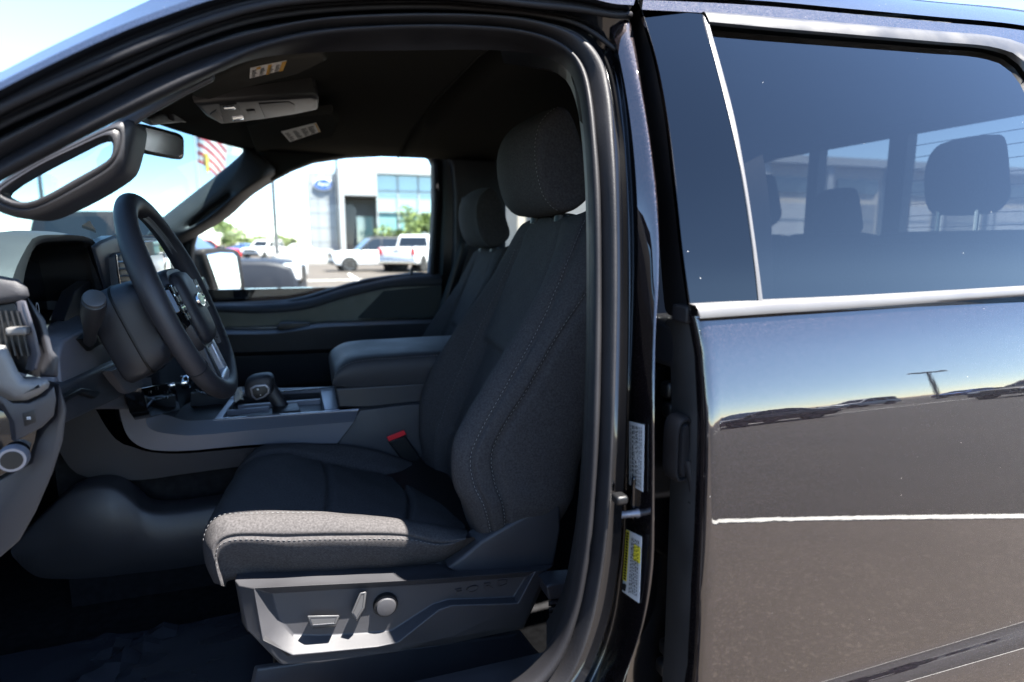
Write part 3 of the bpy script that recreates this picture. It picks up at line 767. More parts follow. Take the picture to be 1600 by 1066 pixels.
        d += .0009 * math.sin(p.x * 60 + 1) * math.sin(p.y * 50 + p.x * 20)
        return d
    cu = Pad(c, 150, 13, disp=dc); sg_ = 1
    if cu.nor[75][26].y > 0: cu = Pad(c, 150, 13, disp=lambda u, v, p: -dc(u, v, p)); sg_ = -1
    cu.build('cushion', 'seat_cloth', seat)
    stitches('stitching', [cu.at(1.86, .06 + .84 * i / 260, .0012 * sg_) for i in range(261)], 'dark_thread', seat, r=.0004)
    stitches('stitching', [cu.at(3.20, .14 + .36 * i / 160, .0012 * sg_) for i in range(161)], 'dark_thread', seat, r=.0005)
    # cushion shell below the foam
    G().box((.09, .62, .90), (.42, .46, .09)).build('cushion_pan', 'black_plastic', seat, bevel=.02)
    G().box((.12, .44, .78), (.40, .05, .08)).build('seat_track', 'black_plastic', seat, bevel=.004)
    G().box((.12, .80, .78), (.40, .05, .08)).build('seat_track', 'black_plastic', seat, bevel=.004)
    return seat
seat = build_seat()
seat['label'] = 'driver seat in dark cloth with white stitching and power switches'
seat_parts = list(seat.children)
# front passenger seat: the same seat, set further back and a little lower
pd = U(758, 337, 1.43) - U(850, 253, .62)
pseat = empty('front_seat', (0.15 + pd.x, 0.62 + pd.y, 0.75 + pd.z), truck)
pseat['label'] = 'passenger seat in dark cloth behind the centre armrest'
for ch in seat_parts:
    cc = ch.copy(); COL.objects.link(cc); cc.parent = pseat; cc.matrix_parent_inverse = ch.matrix_parent_inverse.copy()
# ------------------------------------------------------------------ side trim of the driver seat with its switches
def dpts(px, Ys): return [U(x, y, Y) for (x, y), Y in zip(px, Ys)]
T0 = dpts([(367, 907), (640, 893), (700, 889), (866, 879), (818, 982), (706, 1006), (684, 1009), (622, 1016), (590, 1020), (500, 1034), (436, 1036), (379, 972)],
          [.372, .372, .372, .368, .345, .345, .345, .345, .345, .345, .345, .350])
RIM = dpts([(396, 919), (640, 907), (700, 903), (836, 893), (810, 943), (706, 946), (686, 953), (622, 1004), (590, 1011), (500, 1020), (458, 1024), (411, 1002)], [.326] * 12)
FLO = dpts([(426, 927), (640, 914), (700, 910), (822, 901), (802, 933), (700, 937), (676, 944), (612, 985), (585, 988), (500, 993), (458, 991), (436, 966)], [.350, .348, .346, .344, .343, .344, .345, .349, .350, .350, .350, .350])
low = dpts([(396, 919), (640, 907), (700, 903), (852, 890), (815, 970), (706, 996), (690, 999), (630, 1008), (594, 1013), (502, 1024), (450, 1027), (402, 980)], [.331] * 12)
trim = G().nest([[p + Vector((0, .06, 0)) for p in T0], T0, [a.lerp(b, .25) + Vector((0, -.008, 0)) for a, b in zip(T0, RIM)], low, RIM, [a.lerp(b, .9) for a, b in zip(RIM, FLO)], FLO]).build('seat_side_trim', 'grain_plastic', seat, smooth=45, bevel=.0035, seg=3)
panel('recliner_cover', [(700, 888), (724, 870), (752, 846), (800, 818), (845, 793), (866, 784), (876, 792), (876, 830), (866, 884), (800, 892), (715, 897)], .358, .05, 'grain_plastic', seat, rim=.006, smooth=60, steps=4)
text('embossed_lettering', 'FORD', U(753, 918, .3435), (1, 0, .02), (0, 0, 1), .0155, 'dark_plastic', seat, extrude=.0008, spacing=1.35, sx=1.9)
# horizontal switch
def lever(name, outer, inner, Yb, h):
    a = US(outer, Yb); b = US(inner, Yb - h)
    o = G().nest([[p + Vector((0, .004, 0)) for p in a], a, [p.lerp(q, .85) for p, q in zip(a, b)], b], True, True).build(name, 'switch_plastic', seat, bevel=.0022, seg=3)
    f = inset(b, .0032, (0, -.0006, 0)); G().nest([f, [p + Vector((0, .0004, 0)) for p in inset(b, .0046)]], False, True).build('switch_face', 'grain_plastic', seat, smooth=0)
    return o
lever('seat_switch', [(484, 965), (531, 964), (524, 980), (490, 983)], [(479, 962), (531, 961), (525, 977), (486, 980)], .350, .024)
lever('recline_switch', [(564, 930), (572, 928), (569, 951), (558, 972), (550, 962)], [(562, 926), (573, 924), (570, 950), (557, 971), (548, 958)], .350, .022)
kc = U(602, 943, .348)
G().lathe(kc, (0, -1, 0), [(0, .0185), (.006, .0185), (.008, .0175), (.008, .0158)], 40).build('lumbar_ring', 'black_plastic', seat, smooth=30)
G().lathe(kc + Vector((0, -.004, 0)), (0, -1, 0), [(0, .0155), (.006, .0152), (.0085, .0138), (.0095, .010), (.0098, .003)], 40).build('lumbar_knob', 'grain_plastic', seat, smooth=40)
# plinth under the seat and seat belt sleeve behind it
G().nest([US([(398, 1040), (600, 1012), (812, 984), (834, 1012), (852, 1030), (600, 1080), (380, 1120)], .385), US([(402, 1046), (600, 1018), (806, 992), (828, 1014), (846, 1032), (600, 1090), (384, 1130)], .376)], False, True).build('seat_plinth', 'grain_plastic', seat, smooth=0, bevel=.003)
bs = empty('belt_sleeve', U(878, 960, .30), truck)
for k in range(13):
    y0 = 936 + k * 9.6
    xl = 857 + k * .7; xr = 902 - k * 2.0
    G().nest([US([(xl, y0 + 3), (xr, y0), (xr, y0 + 8.6), (xl, y0 + 11.6)], .33), US([(xl, y0 + 3), (xr, y0), (xr, y0 + 6.5), (xl, y0 + 9.5)], .296), US([(xl + 1, y0 + 4.5), (xr - 1, y0 + 1.5), (xr - 1, y0 + 5), (xl + 1, y0 + 8)], .292)], True, True).build('sleeve_rib', 'dark_plastic', bs, smooth=0)
panel('sleeve_head', [(854, 917), (862, 913), (908, 909), (908, 932), (858, 938)], .292, .04, 'dark_plastic', bs, rim=.003)
G().nest([US([(860, 930), (906, 926), (884, 1060), (868, 1066)], .31), US([(860, 930), (906, 926), (884, 1060), (868, 1066)], .34)], True, True).build('sleeve_core', 'black_plastic', bs, smooth=0)
# buckle
bk_ = empty('belt_buckle', U(625, 700, .85), truck)
bw = G().nest([US([(606, 690), (633, 681), (662, 722), (640, 735)], .862), US([(606, 690), (633, 681), (662, 722), (640, 735)], .838)], True, True).build('buckle_body', 'black_plastic', bk_, bevel=.003)
G().nest([US([(604, 683), (631, 672), (635, 679), (608, 690)], .862), US([(604, 683), (631, 672), (635, 679), (608, 690)], .836)], True, True).build('release_button', 'red_plastic', bk_, bevel=.0015)

# ================================================================== CABIN SHELL
def inset3(loop, d, n, push=0.0):
    n = Vector(n).normalized(); k = len(loop); out = []
    area = Vector((0, 0, 0))
    for i in range(k): area += loop[i].cross(loop[(i + 1) % k])
    sg_ = 1 if area.dot(n) > 0 else -1
    for i in range(k):
        a, b, c = loop[i - 1], loop[i], loop[(i + 1) % k]
        e1 = (b - a); e2 = (c - b)
        e1 = e1.normalized() if e1.length > 1e-9 else e2.normalized()
        e2 = e2.normalized() if e2.length > 1e-9 else e1
        m = n.cross(e1) * sg_ + n.cross(e2) * sg_
        m = m / max(m.length_squared / 2, .5) if m.length > 1e-6 else n.cross(e1) * sg_
        out.append(b + m * d + n * push)
    return out
def plate(name, loop, n, depth, mt, parent, rim=.003, steps=3, nn=None, smooth=50, back=None, **k):
    """plate with a rounded rim; n points to the visible side, the body goes back by depth"""
    n = Vector(n).normalized(); loop = [Vector(p) for p in loop]
    if nn: loop = spl(loop, nn, True)
    bv = Vector(back).normalized() if back else -n
    loops = [[p + bv * depth for p in loop], [p + bv * rim for p in loop]]
    for i in range(1, steps + 1):
        a = math.pi / 2 * i / steps
        loops.append(inset3(loop, rim * (1 - math.cos(a)), n, -rim * (1 - math.sin(a))))
    return G().nest(loops, True, True).build(name, mt, parent, smooth=smooth, **k)
def PX(px, X): return [UX(x, y, X) for x, y in px]
def PZ(px, Z): return [UZ(x, y, Z) for x, y in px]

# --- roof and headliner
def HD(f):                            # front edge of the headliner, from the near to the far pillar
    a, m, c = Vector((-.165, .25, 1.640)), Vector((-.305, 1.0, 1.722)), Vector((-.165, 1.72, 1.765))
    return a * (1 - f) * (1 - 2 * f) + m * 4 * f * (1 - f) + c * f * (2 * f - 1)
rk = [p for p in spl(k0, 120) if p.x > -.13]
rows = []; xr_ = rk[0].x
for f, dz in ((0, 0), (.06, .012), (.2, .026), (.5, .034), (.8, .026), (.94, .012), (1, 0)):
    r = []
    for p in rk:
        w_ = smooth01(.30, xr_, p.x) * (1 if f > 0 else 0); h_ = HD(f); zz = p.z + dz + .10 * f
        r.append(Vector((p.x + (h_.x - .012 - xr_) * w_, p.y + (2.0 - 2 * p.y) * f, zz + (h_.z + .036 - zz) * w_ * (1 if f > .03 else .3))))
    rows.append(r)
G().grid(rows).build('roof', 'truck_paint', bb, smooth=180, solid=.004)
gt = [p for p in spl(gi[:80], 160) if p.z > 1.595 and p.x > -.14 and p.x < .355]
edge_n = gt + [Vector((x, .285, 1.705)) for x in ()] + [Vector((.42, .262, 1.745)), Vector((.5, .245, 1.778)), Vector((.8, .243, 1.785)), Vector((1.2, .24, 1.79)), Vector((1.6, .24, 1.79)), Vector((1.9, .24, 1.79))]
rows = []; x0_ = gt[0].x
for f, z in ((0, None), (.04, 1.765), (.12, 1.79), (.3, 1.815), (.55, 1.82), (.80, 1.81), (.93, 1.79), (1, 1.765)):
    r = []
    for p in edge_n:
        w_ = smooth01(.22, x0_, p.x); h_ = HD(f)
        zz = p.z if z is None else z + (h_.z - z) * w_
        r.append(Vector((p.x + ((h_.x - x0_) * w_ if z else 0), p.y + (1.80 - p.y) * f, zz)))
    rows.append(r)
G().grid(rows).build('headliner', 'headliner', bb, smooth=180, solid=.004, off=1)
# windshield from the headliner edge down to the cowl
nb_ = UB(-420, 330, .055); fb_ = U(150, 420, 1.83)
def BD(f):
    m = Vector((-.86, 1.0, 1.34)); return nb_ * (1 - f) * (1 - 2 * f) + m * 4 * f * (1 - f) + fb_ * f * (2 * f - 1)
rows = []
for i in range(17):
    f = i / 16 * 1.10 + .02; rows.append([HD(f).lerp(BD(f), t) + Vector((-.03 * math.sin(math.pi * t), 0, .03 * math.sin(math.pi * t))) + Vector((-.02, 0, 0)) for t in [k / 12 for k in range(13)]])
G().grid(rows).build('windshield', 'windshield_glass', bb, smooth=180)
hd = [HD(i / 16) for i in range(17)]
G().grid([[p + Vector((-.03, 0, .012)) for p in hd], [p + Vector((-.012, 0, -.006)) for p in hd], [p + Vector((.03, 0, .012)) for p in hd]]).build('windshield_header', 'headliner', bb, smooth=60)
# --- floor, firewall, sills
G().box((.45, 1.0, .655), (2.9, 1.72, .05)).build('floor_pan', 'carpet', bb, smooth=0)
G().box((-.98, 1.0, 1.0), (.04, 1.8, .85)).build('firewall', 'carpet', bb, smooth=0)
G().box((-.80, 1.0, 1.20), (.36, 1.78, .36)).build('dash_carrier', 'black_plastic', bb, smooth=0)
sill = [[Vector((x, y, z)) for x in (-.95, -.4, 0, .2, .30, .36)] for y, z in ((.06, .70), (.09, .775), (.12, .785), (.22, .800), (.255, .812), (.275, .812), (.29, .80), (.30, .69))]
G().grid(sill).build('door_sill', 'dark_plastic', bb, smooth=35)
# outer rocker and lower body below the sill
G().grid([[Vector((x, y, z)) for x in (-1.0, 0, .385)] for y, z in ((.06, .70), (.0, .69), (-.03, .66), (-.03, .55), (.02, .45))]).build('rocker', 'truck_paint', bb, smooth=60)
# near B-pillar inner trim, from the seal back into the cabin
bt = [p for p in gi if p.z < 1.70 and p.x > .25]
G().grid([bt, [p + Vector((.02, .05, 0)) for p in bt], [p + Vector((.10, .07, 0)) for p in bt], [p + Vector((.10 + .12 * smooth01(1.69, 1.58, p.z), .06, 0)) for p in bt], [p + Vector((.11 + .19 * smooth01(1.69, 1.58, p.z), .03, 0)) for p in bt]]).build('pillar_trim', 'black_plastic', bb, smooth=180)  # widened rearwards to block sun coming through the rear door glass
# --- far side: door frame with window opening, door card
OPEN = [(306, 366), (340, 341), (372, 318), (398, 300), (424, 283), (456, 266), (490, 253), (543, 245), (600, 242), (650, 240.5), (664, 242), (673, 248), (677, 258), (677, 325), (674, 380), (671, 427),
        (648, 427), (608, 431), (575, 436), (543, 444), (510, 454), (477, 464), (445, 470), (411, 472), (370, 474), (330, 475), (302, 475), (300, 440), (300, 405), (301, 385)]
op = US(OPEN, 1.85)
oc = Vector((.12, 1.85, 1.5)); big = []
for p in op:
    d = p - oc; s = 1e9
    for lo, hi, c in ((-.95, .62, d.x), (0, 0, 0)):
        if c > 1e-6: s = min(s, (hi - oc.x) / c)
        elif c < -1e-6: s = min(s, (lo - oc.x) / c)
    if d.z > 1e-6: s = min(s, (1.80 - oc.z) / d.z)
    elif d.z < -1e-6: s = min(s, (.62 - oc.z) / d.z)
    q = oc + d * s; q.y = 1.83 if q.z > 1.3 else 1.90
    if p.x < .12 and p.z > 1.47: q = p + d.normalized() * .045          # along the front pillar
    elif p.x < -.2: q = Vector((-.62, 1.85, min(p.z, 1.32)))
    big.append(q)
def outs(d, y): return [p + Vector((0, y, 0)) for p in inset(op, -d)]
G().nest([[p + Vector((0, .05, 0)) for p in op], op, outs(.006, -.012), outs(.016, -.014), outs(.024, -.004), outs(.034, .0)], False, False).build('far_window_seal', 'rubber', bb, smooth=180)
G().nest([outs(.033, .004), outs(.05, -.012), big], False, False).build('far_door_frame', 'black_plastic', bb, smooth=50)
def row(px, Y): return spl(US(px, Y), 40)
fd = empty('far_front_door', (0.1, 1.9, 0.7), truck)
D0 = row([(290, 477), (340, 475), (411, 473), (477, 465), (543, 445), (608, 432), (648, 428), (690, 427)], 1.852)
D1 = row([(290, 479), (340, 477), (411, 476), (477, 470), (543, 451), (608, 437), (648, 432), (690, 431)], 1.825)
D2 = row([(290, 485), (340, 484), (411, 485), (477, 479), (543, 460), (608, 446), (648, 443), (690, 442)], 1.802)
D2b = row([(290, 488), (340, 488), (411, 490), (477, 484), (543, 465), (608, 451), (648, 448), (690, 447)], 1.812)
D3 = row([(290, 512), (345, 512), (432, 512), (500, 503), (560, 501), (640, 498), (690, 497)], 1.835)
D4 = row([(290, 519), (345, 518), (432, 517), (500, 507), (560, 504), (640, 501), (690, 500)], 1.70)
D5 = row([(290, 524), (345, 523), (432, 521), (500, 512), (560, 509), (640, 506), (690, 505)], 1.682)
D6 = row([(290, 552), (345, 551), (432, 549), (500, 546), (560, 542), (640, 536), (690, 533)], 1.69)
D7 = row([(290, 558), (345, 557), (432, 555), (500, 552), (560, 548), (640, 542), (690, 538)], 1.76)
D8 = row([(290, 690), (345, 690), (432, 680), (500, 670), (560, 660), (640, 650), (690, 650)], 1.80)
G().grid([D0, D1, D2, D2b]).build('door_top_pad', 'soft_dash', fd, smooth=180)
stitches('stitching', [p + Vector((0, -.003, 0)) for p in spl(D2b[10:33], 200)], 'thread', fd, length=.007, gap=.003, r=.0016)
G().grid([D2b, D3]).build('door_insert', 'door_cloth_lit', fd, smooth=180)
G().grid([D3, D4, D5, D6, D7]).build('door_armrest', 'dark_plastic', fd, smooth=50)
G().grid([D7, D8]).build('door_lower_panel', 'dark_plastic', fd, smooth=180)
plate('door_bright_strip', US([(345, 512.5), (430, 510), (440, 513), (440, 516), (345, 517)], 1.80), (0, -1, 0), .03, 'silver_trim', fd, rim=.001)
plate('window_switch_pod', US([(432, 512), (438, 506), (448, 505), (484, 505), (486, 514), (440, 518)], 1.71), (0, -1, 0), .05, 'black_plastic', fd, rim=.002)
plate('map_pocket', US([(380, 570), (640, 560), (560, 600), (520, 622), (400, 620)], 1.775), (0, -1, 0), .02, 'black_plastic', fd, rim=.004)
plate('door_dark_insert', US([(560, 498), (600, 455), (690, 446), (690, 497)], 1.80), (0, -1, 0), .03, 'headliner', fd, rim=.003)
G().lathe(U(643, 424, 1.84), (0, 0, 1), [(-.02, .004), (.012, .0035), (.016, .002)], 10).build('lock_pin', 'black_plastic', fd)
gl = [p + Vector((0, .035, 0)) for p in inset(op, -.012)]
G().nest([gl, inset(gl, .02)]).build('far_door_glass', 'clear_glass', fd, smooth=0)
# outer far door skin, hides the ground below the window
G().box((.0, 1.99, .98), (1.25, .03, .60)).build('far_door_skin', 'truck_paint', fd, smooth=0)
# far A-pillar trim with grab handle
ap = US([(215, 368), (248, 341), (300, 300), (363, 252), (381, 234), (384, 222), (402, 236), (424, 254), (440, 270), (402, 295), (376, 317), (358, 338), (319, 360), (290, 378), (245, 395)], [1.76, 1.755, 1.74, 1.72, 1.71, 1.70, 1.73, 1.76, 1.79, 1.79, 1.79, 1.785, 1.785, 1.785, 1.79])
api = US([(235, 366), (252, 352), (303, 312), (363, 264), (379, 248), (386, 240), (398, 248), (414, 261), (424, 270), (395, 288), (367, 310), (350, 330), (318, 351), (290, 367), (248, 382)], 1.705)
slot = US([(290, 354), (292, 348), (304, 338), (330, 318), (346, 306), (352, 302), (356, 301), (359, 303), (360, 308), (356, 313), (346, 321), (330, 333), (312, 347), (302, 353), (294, 357)], 1.695)
G().nest([[p + Vector((0, .06, 0)) for p in ap], ap, api, slot, [p + Vector((.004, .02, .002)) for p in inset(slot, .004)], [p + Vector((.004, .05, .002)) for p in inset(slot, .005)]], False, True).build('far_front_pillar_trim', 'soft_dash', bb, smooth=180, sub=1)
plate('far_header_trim', US([(372, 212), (440, 212), (560, 228), (545, 242), (490, 250), (450, 266), (424, 281), (395, 262), (380, 238)], 1.80), (0, -1, 0), .03, 'headliner', bb, rim=.003)
# far B-pillar trim and belt
plate('far_pillar_trim', US([(684, 236), (700, 244), (708, 262), (711, 300), (710, 420), (704, 480), (690, 560), (790, 560), (792, 300), (776, 236)], 1.80), (0, -1, 0), .06, 'grain_plastic', bb, rim=.012, steps=4)
G().grid([US([(724, 330), (716, 390), (690, 470), (668, 530)], 1.785), US([(740, 330), (731, 395), (706, 474), (684, 534)], 1.785)]).build('far_seat_belt', 'black_plastic', bb, smooth=180, solid=.0015)
rbox('belt_anchor', U(731, 322, 1.785), (.05, .03, .07), 'black_plastic', bb, r=.01)
# far rear door with its window
fx0, fx1, fz0, fz1 = .76, 1.42, 1.33, 1.745
def ringX(x0, x1, z0, z1, Y, r=.05):
    pts = []
    for cx_, cz_, a0 in ((x1 - r, z1 - r, 0), (x0 + r, z1 - r, 90), (x0 + r, z0 + r, 180), (x1 - r, z0 + r, 270)):
        for k in range(5): a = R(a0 + k * 22.5); pts.append(Vector((cx_ + r * math.cos(a), Y, cz_ + r * math.sin(a))))
    return pts
w = ringX(fx0, fx1, fz0, fz1, 1.84)
G().nest([[p + Vector((0, .06, 0)) for p in w], w, [p + Vector((0, -.012, 0)) for p in inset(w, -.012)], inset(w, -.03)], False, False).build('far_window_seal', 'rubber', bb, smooth=180)
bigr = ringX(.60, 1.95, .62, 1.81, 1.842, .01)
G().nest([[p + Vector((0, .002, 0)) for p in inset(w, -.028)], bigr], False, False).build('far_rear_door', 'dark_plastic', bb, smooth=0)
G().nest([[p + Vector((0, .03, 0)) for p in inset(w, -.01)], [p + Vector((0, .03, 0)) for p in inset(w, .02)]]).build('far_rear_glass', 'back_glass', bb, smooth=0)
# --- back of the cab with a three-piece window
XB = 1.80
bwm = empty('cab_back', (XB, 1.0, .7), truck)
G().box((XB + .02, 1.0, 1.05), (.05, 1.7, .75)).build('back_panel', 'headliner', bwm, smooth=0)
G().box((XB + .02, 1.0, 1.835), (.05, 1.50, .09)).build('back_header', 'headliner', bwm, smooth=0)
for (ya, yb) in ((1.70, 1.84), (1.285, 1.331), (.936, 1.0), (.20, .40)):
    G().box((XB + .02, (ya + yb) / 2, 1.61), (.045, yb - ya, .40)).build('back_window_post', 'black_plastic', bwm, smooth=0, bevel=.004)
for (ya, yb) in ((1.331, 1.70), (1.0, 1.285), (.40, .936)):
    G().add([(XB + .03, ya, 1.42), (XB + .03, yb, 1.42), (XB + .03, yb, 1.80), (XB + .03, ya, 1.80)], [(0, 1, 2, 3)]).build('back_glass', 'back_glass', bwm, smooth=0)
for k in range(8):
    z = 1.50 + k * .036
    G().box((XB + .026, .668, z), (.001, .53, .0022)).build('defroster_line', 'black_plastic', bwm, smooth=0)
G().box((1.60, .24, 1.62), (.44, .05, .40)).build('corner_trim', 'headliner', bwm, smooth=0)
# --- rear bench
rb = empty('rear_bench', (1.5, 1.0, .7), truck)
rb['label'] = 'dark rear bench seat with three headrests behind tinted glass'
hr = [c for c in seat_parts if c.name.startswith('headrest') and not c.name.startswith('headrest_')][0]
hc = Vector((.42, .62, 1.592))
for tgt in (UX(1498, 280, 1.60), UX(1298, 338, 1.60), UX(1172, 318, 1.60)):
    h = hr.copy(); COL.objects.link(h); h.parent = rb
    s_ = .82 if tgt.y > .9 and tgt.y < 1.2 else .98
    WORLDm = Matrix.Translation(tgt) @ Matrix.Diagonal((s_, s_ * .66, s_ * 1.04, 1)) @ Matrix.Translation(-hc)
    h.matrix_parent_inverse = Matrix.Translation((-1.5, -1.0, -.7)) @ WORLDm
    for dy in (-.05, .05):
        G().tube([(tgt.x + .01, tgt.y + dy, 1.40), (tgt.x + .01, tgt.y + dy, tgt.z - .06)], .006, 8).build('headrest_post', 'chrome', rb)
for y0, y1 in ((.28, .82), (.83, 1.17), (1.18, 1.72)):
    G().box((1.58, (y0 + y1) / 2, 1.16), (.16, y1 - y0, .64), Matrix.Rotation(R(8), 3, 'Y')).build('bench_back', 'seat_cloth', rb, bevel=.04, seg=4)
    G().box((1.28, (y0 + y1) / 2, .95), (.52, y1 - y0, .18)).build('bench_cushion', 'seat_cloth', rb, bevel=.04, seg=4)
# --- overhead: visors with labels, console, mirror
oh = empty('overhead_console', UZ(410, 172, 1.735), truck)
def PT(px, z0, lift=0.0):             # on the sloping underside of the console
    out = []
    for x, y in px:
        z = z0
        for _ in range(20):
            p = UZ(x, y, z); z = z * .5 + (z0 + min(0, (p.x - .04)) * .20) * .5
        out.append(UZ(x, y, z) + Vector((0, 0, -lift)))
    return out
oz = 1.742; on = (.18, 0, -1)
plate('console_shell', PT([(304, 165), (338, 161), (402, 157), (492, 152), (500, 157), (499, 172), (461, 180), (414, 187), (383, 191), (343, 195), (322, 184)], oz), on, .05, 'switch_plastic', oh, rim=.010, steps=4)
plate('glasses_door', PT([(404, 161), (452, 158), (461, 163), (463, 174), (450, 179), (414, 183)], oz, .002), on, .004, 'switch_plastic', oh, rim=.002)
plate('switch_bezel', PT([(343, 163), (370, 161), (384, 186), (350, 191)], oz, .002), on, .004, 'black_plastic', oh, rim=.001)
for q in ([(348, 164), (366, 163), (369, 168), (351, 169)], [(362, 180), (379, 178), (382, 184), (364, 187)]):
    plate('map_lamp_lens', PT(q, oz, .004), on, .003, 'chrome', oh, rim=.001)
plate('map_lamp_lens', PT([(328, 178), (338, 171), (347, 184), (341, 189)], oz, .002), on, .004, 'silver_trim', oh, rim=.001)
plate('slot', PT([(385, 172), (398, 171), (400, 175), (388, 177)], oz, .0022), on, .003, 'black_plastic', oh, rim=.0005)
def visor(px, z, lab, orient):
    v = empty('sun_visor', PZ(px, z)[0], truck)
    plate('visor_pad', PZ(px, z), (0, 0, -1), .02, 'headliner', v, rim=.008, steps=4)
    q = PZ(lab, z - .0012)
    o = plate('visor_label', q, (0, 0, -1), .0008, 'visor_paper', v, rim=.0002, steps=1, smooth=0)
    def P(u, w): return q[0].lerp(q[1], u).lerp(q[3].lerp(q[2], u), w) + Vector((0, 0, -.0006))
    def rect(u0, w0, u1, w1): return ([P(u0, w0), P(u1, w0), P(u1, w1), P(u0, w1)], [(0, 1, 2, 3)])
    g = G(); g.add(*rect(.95, .0, 1, 1))
    if orient: g.add(*rect(.18, .0, .30, .22)); g.add(*rect(.50, .0, .60, 1)); g.add(*rect(.88, .0, .95, 1))
    g.build('label_band', 'orange_paper', v, smooth=0)
    g = G()
    for k in range(10):
        for u0 in (.06, .30, .54, .74):
            g.add(*rect(u0, .2 + k * .075, u0 + random.uniform(.08, .17), .2 + k * .075 + .03))
    g.build('label_print', 'ink', v, smooth=0)
    return v
visor([(300, 152), (335, 126), (400, 98), (505, 84), (512, 98), (470, 118), (390, 138), (330, 157)], 1.668, [(391, 107), (448, 95), (442, 110), (390, 123)], True)
visor([(385, 200), (440, 185), (520, 178), (530, 195), (520, 215), (440, 232), (400, 238)], 1.74, [(439, 206), (494, 192), (501, 206), (453, 222)], False)
G().tube(spl([UZ(360, 131, 1.70), UZ(372, 130, 1.69), UZ(380, 128, 1.70)], 8), .004, 8).build('visor_hinge', 'black_plastic', bb)
mr = empty('rear_view_mirror', (-.3, 1.0, 1.66), truck)
na, fb = UX(211, 214, -.329), UX(286, 231, -.264)
ax = (fb - na).normalized(); nrm = Vector((ax.y, -ax.x, -.10)).normalized(); upm = nrm.cross(ax)
if upm.z < 0: upm = -upm
def mloop(sx, sy, dn):
    c = (na + fb) / 2; hx = (fb - na).length / 2; hy = .031; out = []
    for k in range(32):
        a = 2 * math.pi * k / 32; ca, sa = math.cos(a), math.sin(a)
        e = .35
        out.append(c + ax * hx * sx * math.copysign(abs(ca) ** e, ca) + upm * hy * sy * math.copysign(abs(sa) ** e, sa) + nrm * dn)
    return out
G().nest([mloop(.6, .5, -.045), mloop(.92, .85, -.035), mloop(1, 1, -.006), mloop(1, 1, .002), mloop(.97, .93, .004)], True, True).build('mirror_housing', 'black_plastic', mr, smooth=50)
G().nest([mloop(.90, .80, .0046), mloop(.885, .77, .0052)], False, True).build('mirror_glass', 'chrome', mr, smooth=0)
G().tube([(na + fb) / 2 - nrm * .04, (na + fb) / 2 - nrm * .07 + Vector((0, 0, .04)), (na + fb) / 2 - nrm * .05 + Vector((.0, 0, .055))], .012, 12).build('mirror_stem', 'black_plastic', mr)
plate('sensor_housing', PX([(232, 186), (262, 172), (282, 165), (300, 190), (275, 194), (240, 198)], -.26), (1, 0, -.4), .05, 'dark_plastic', mr, rim=.006)
plate('sensor_bezel', PX([(268, 168), (278, 164), (302, 190), (290, 193), (272, 190)], -.25), (1, 0, -.4), .02, 'grain_plastic', mr, rim=.004)
# --- near A-pillar trim with its grab handle
HI = [(6, 298), (40, 275), (76, 253), (118, 235), (156, 217), (169, 214), (176, 222), (176, 242), (169, 251), (140, 267), (113, 281), (84, 299), (53, 314), (31, 317), (11, 309), (3, 303)]
HO = [(-20, 297), (30, 268), (72, 246), (116, 224), (165, 199), (207, 179), (215, 194), (209, 225), (200, 262), (191, 274), (152, 299), (110, 321), (65, 342), (40, 345), (2, 337), (-22, 318)]
YH = .25
hi, ho = US(HI, YH), US(HO, YH + .01)
def mixl(a, b, f, y): return [p.lerp(q, f) + Vector((0, y, 0)) for p, q in zip(a, b)]
G().nest([[p + Vector((.0, .05, 0)) for p in ho], ho, mixl(ho, hi, .12, -.005), mixl(ho, hi, .4, -.008), mixl(ho, hi, .55, -.007), mixl(ho, hi, .60, -.004), mixl(ho, hi, .66, -.007), mixl(ho, hi, .9, -.006), hi, [p + Vector((-.004, .028, .0)) for p in hi]], False, False).build('grab_handle', 'dark_plastic', bb, smooth=60, sub=1)
G().nest([US([(150, 208), (200, 180), (260, 150), (335, 114), (336, 127), (290, 150), (235, 181), (212, 197), (180, 215)], .29), US([(150, 208), (200, 180), (260, 150), (335, 114), (334, 126), (289, 149), (233, 180), (210, 196), (180, 215)], .262)], True, True).build('front_pillar_trim', 'grain_plastic', bb, smooth=0, bevel=.003)

# ================================================================== DASHBOARD, WHEEL, CONSOLE
dash = empty('dashboard', (-.6, 1.0, .9), truck)
# instrument hood: rim seen from the driver's door, body running forward
XH = -.36
def wob(px, X): return spl(PX(px, X), 44, True)
OUT_ = [(12, 520), (6, 470), (10, 432), (30, 391), (43, 371), (56, 366), (85, 365), (113, 366), (131, 369), (146, 378), (155, 400), (161, 430), (170, 462), (175, 490), (150, 515), (110, 540), (70, 548), (35, 545)]
INN = [(40, 512), (34, 475), (37, 437), (48, 398), (57, 384), (66, 380), (88, 378), (113, 377), (130, 378.5), (142, 383), (149, 402), (154, 430), (162, 460), (165, 480), (145, 500), (110, 520), (80, 526), (55, 524)]
o3, i3 = wob(OUT_, XH), wob(INN, XH)
fwd = [p + Vector((-.03, (p.y - .6) * .04, .004)) for p in o3]; fw2 = [p + Vector((-.16, (p.y - .6) * .10, -.012)) for p in o3]; fw3 = [p + Vector((-.40, (p.y - .6) * .25, -.06)) for p in o3]
G().nest([fw3, fw2, fwd, [a.lerp(b, .15) + Vector((.004, 0, 0)) for a, b in zip(o3, i3)], [a.lerp(b, .8) + Vector((.003, 0, 0)) for a, b in zip(o3, i3)], i3, [p + Vector((-.01, 0, 0)) for p in i3]], False, False).build('instrument_hood', 'soft_dash', dash, smooth=60)
back = [Vector((-.45, .6 + (p.y - .6) * .86, 1.36 + (p.z - 1.36) * .86)) for p in i3]
G().nest([[p + Vector((-.01, 0, 0)) for p in i3], back], False, True).build('cluster_recess', 'black_plastic', dash, smooth=30)
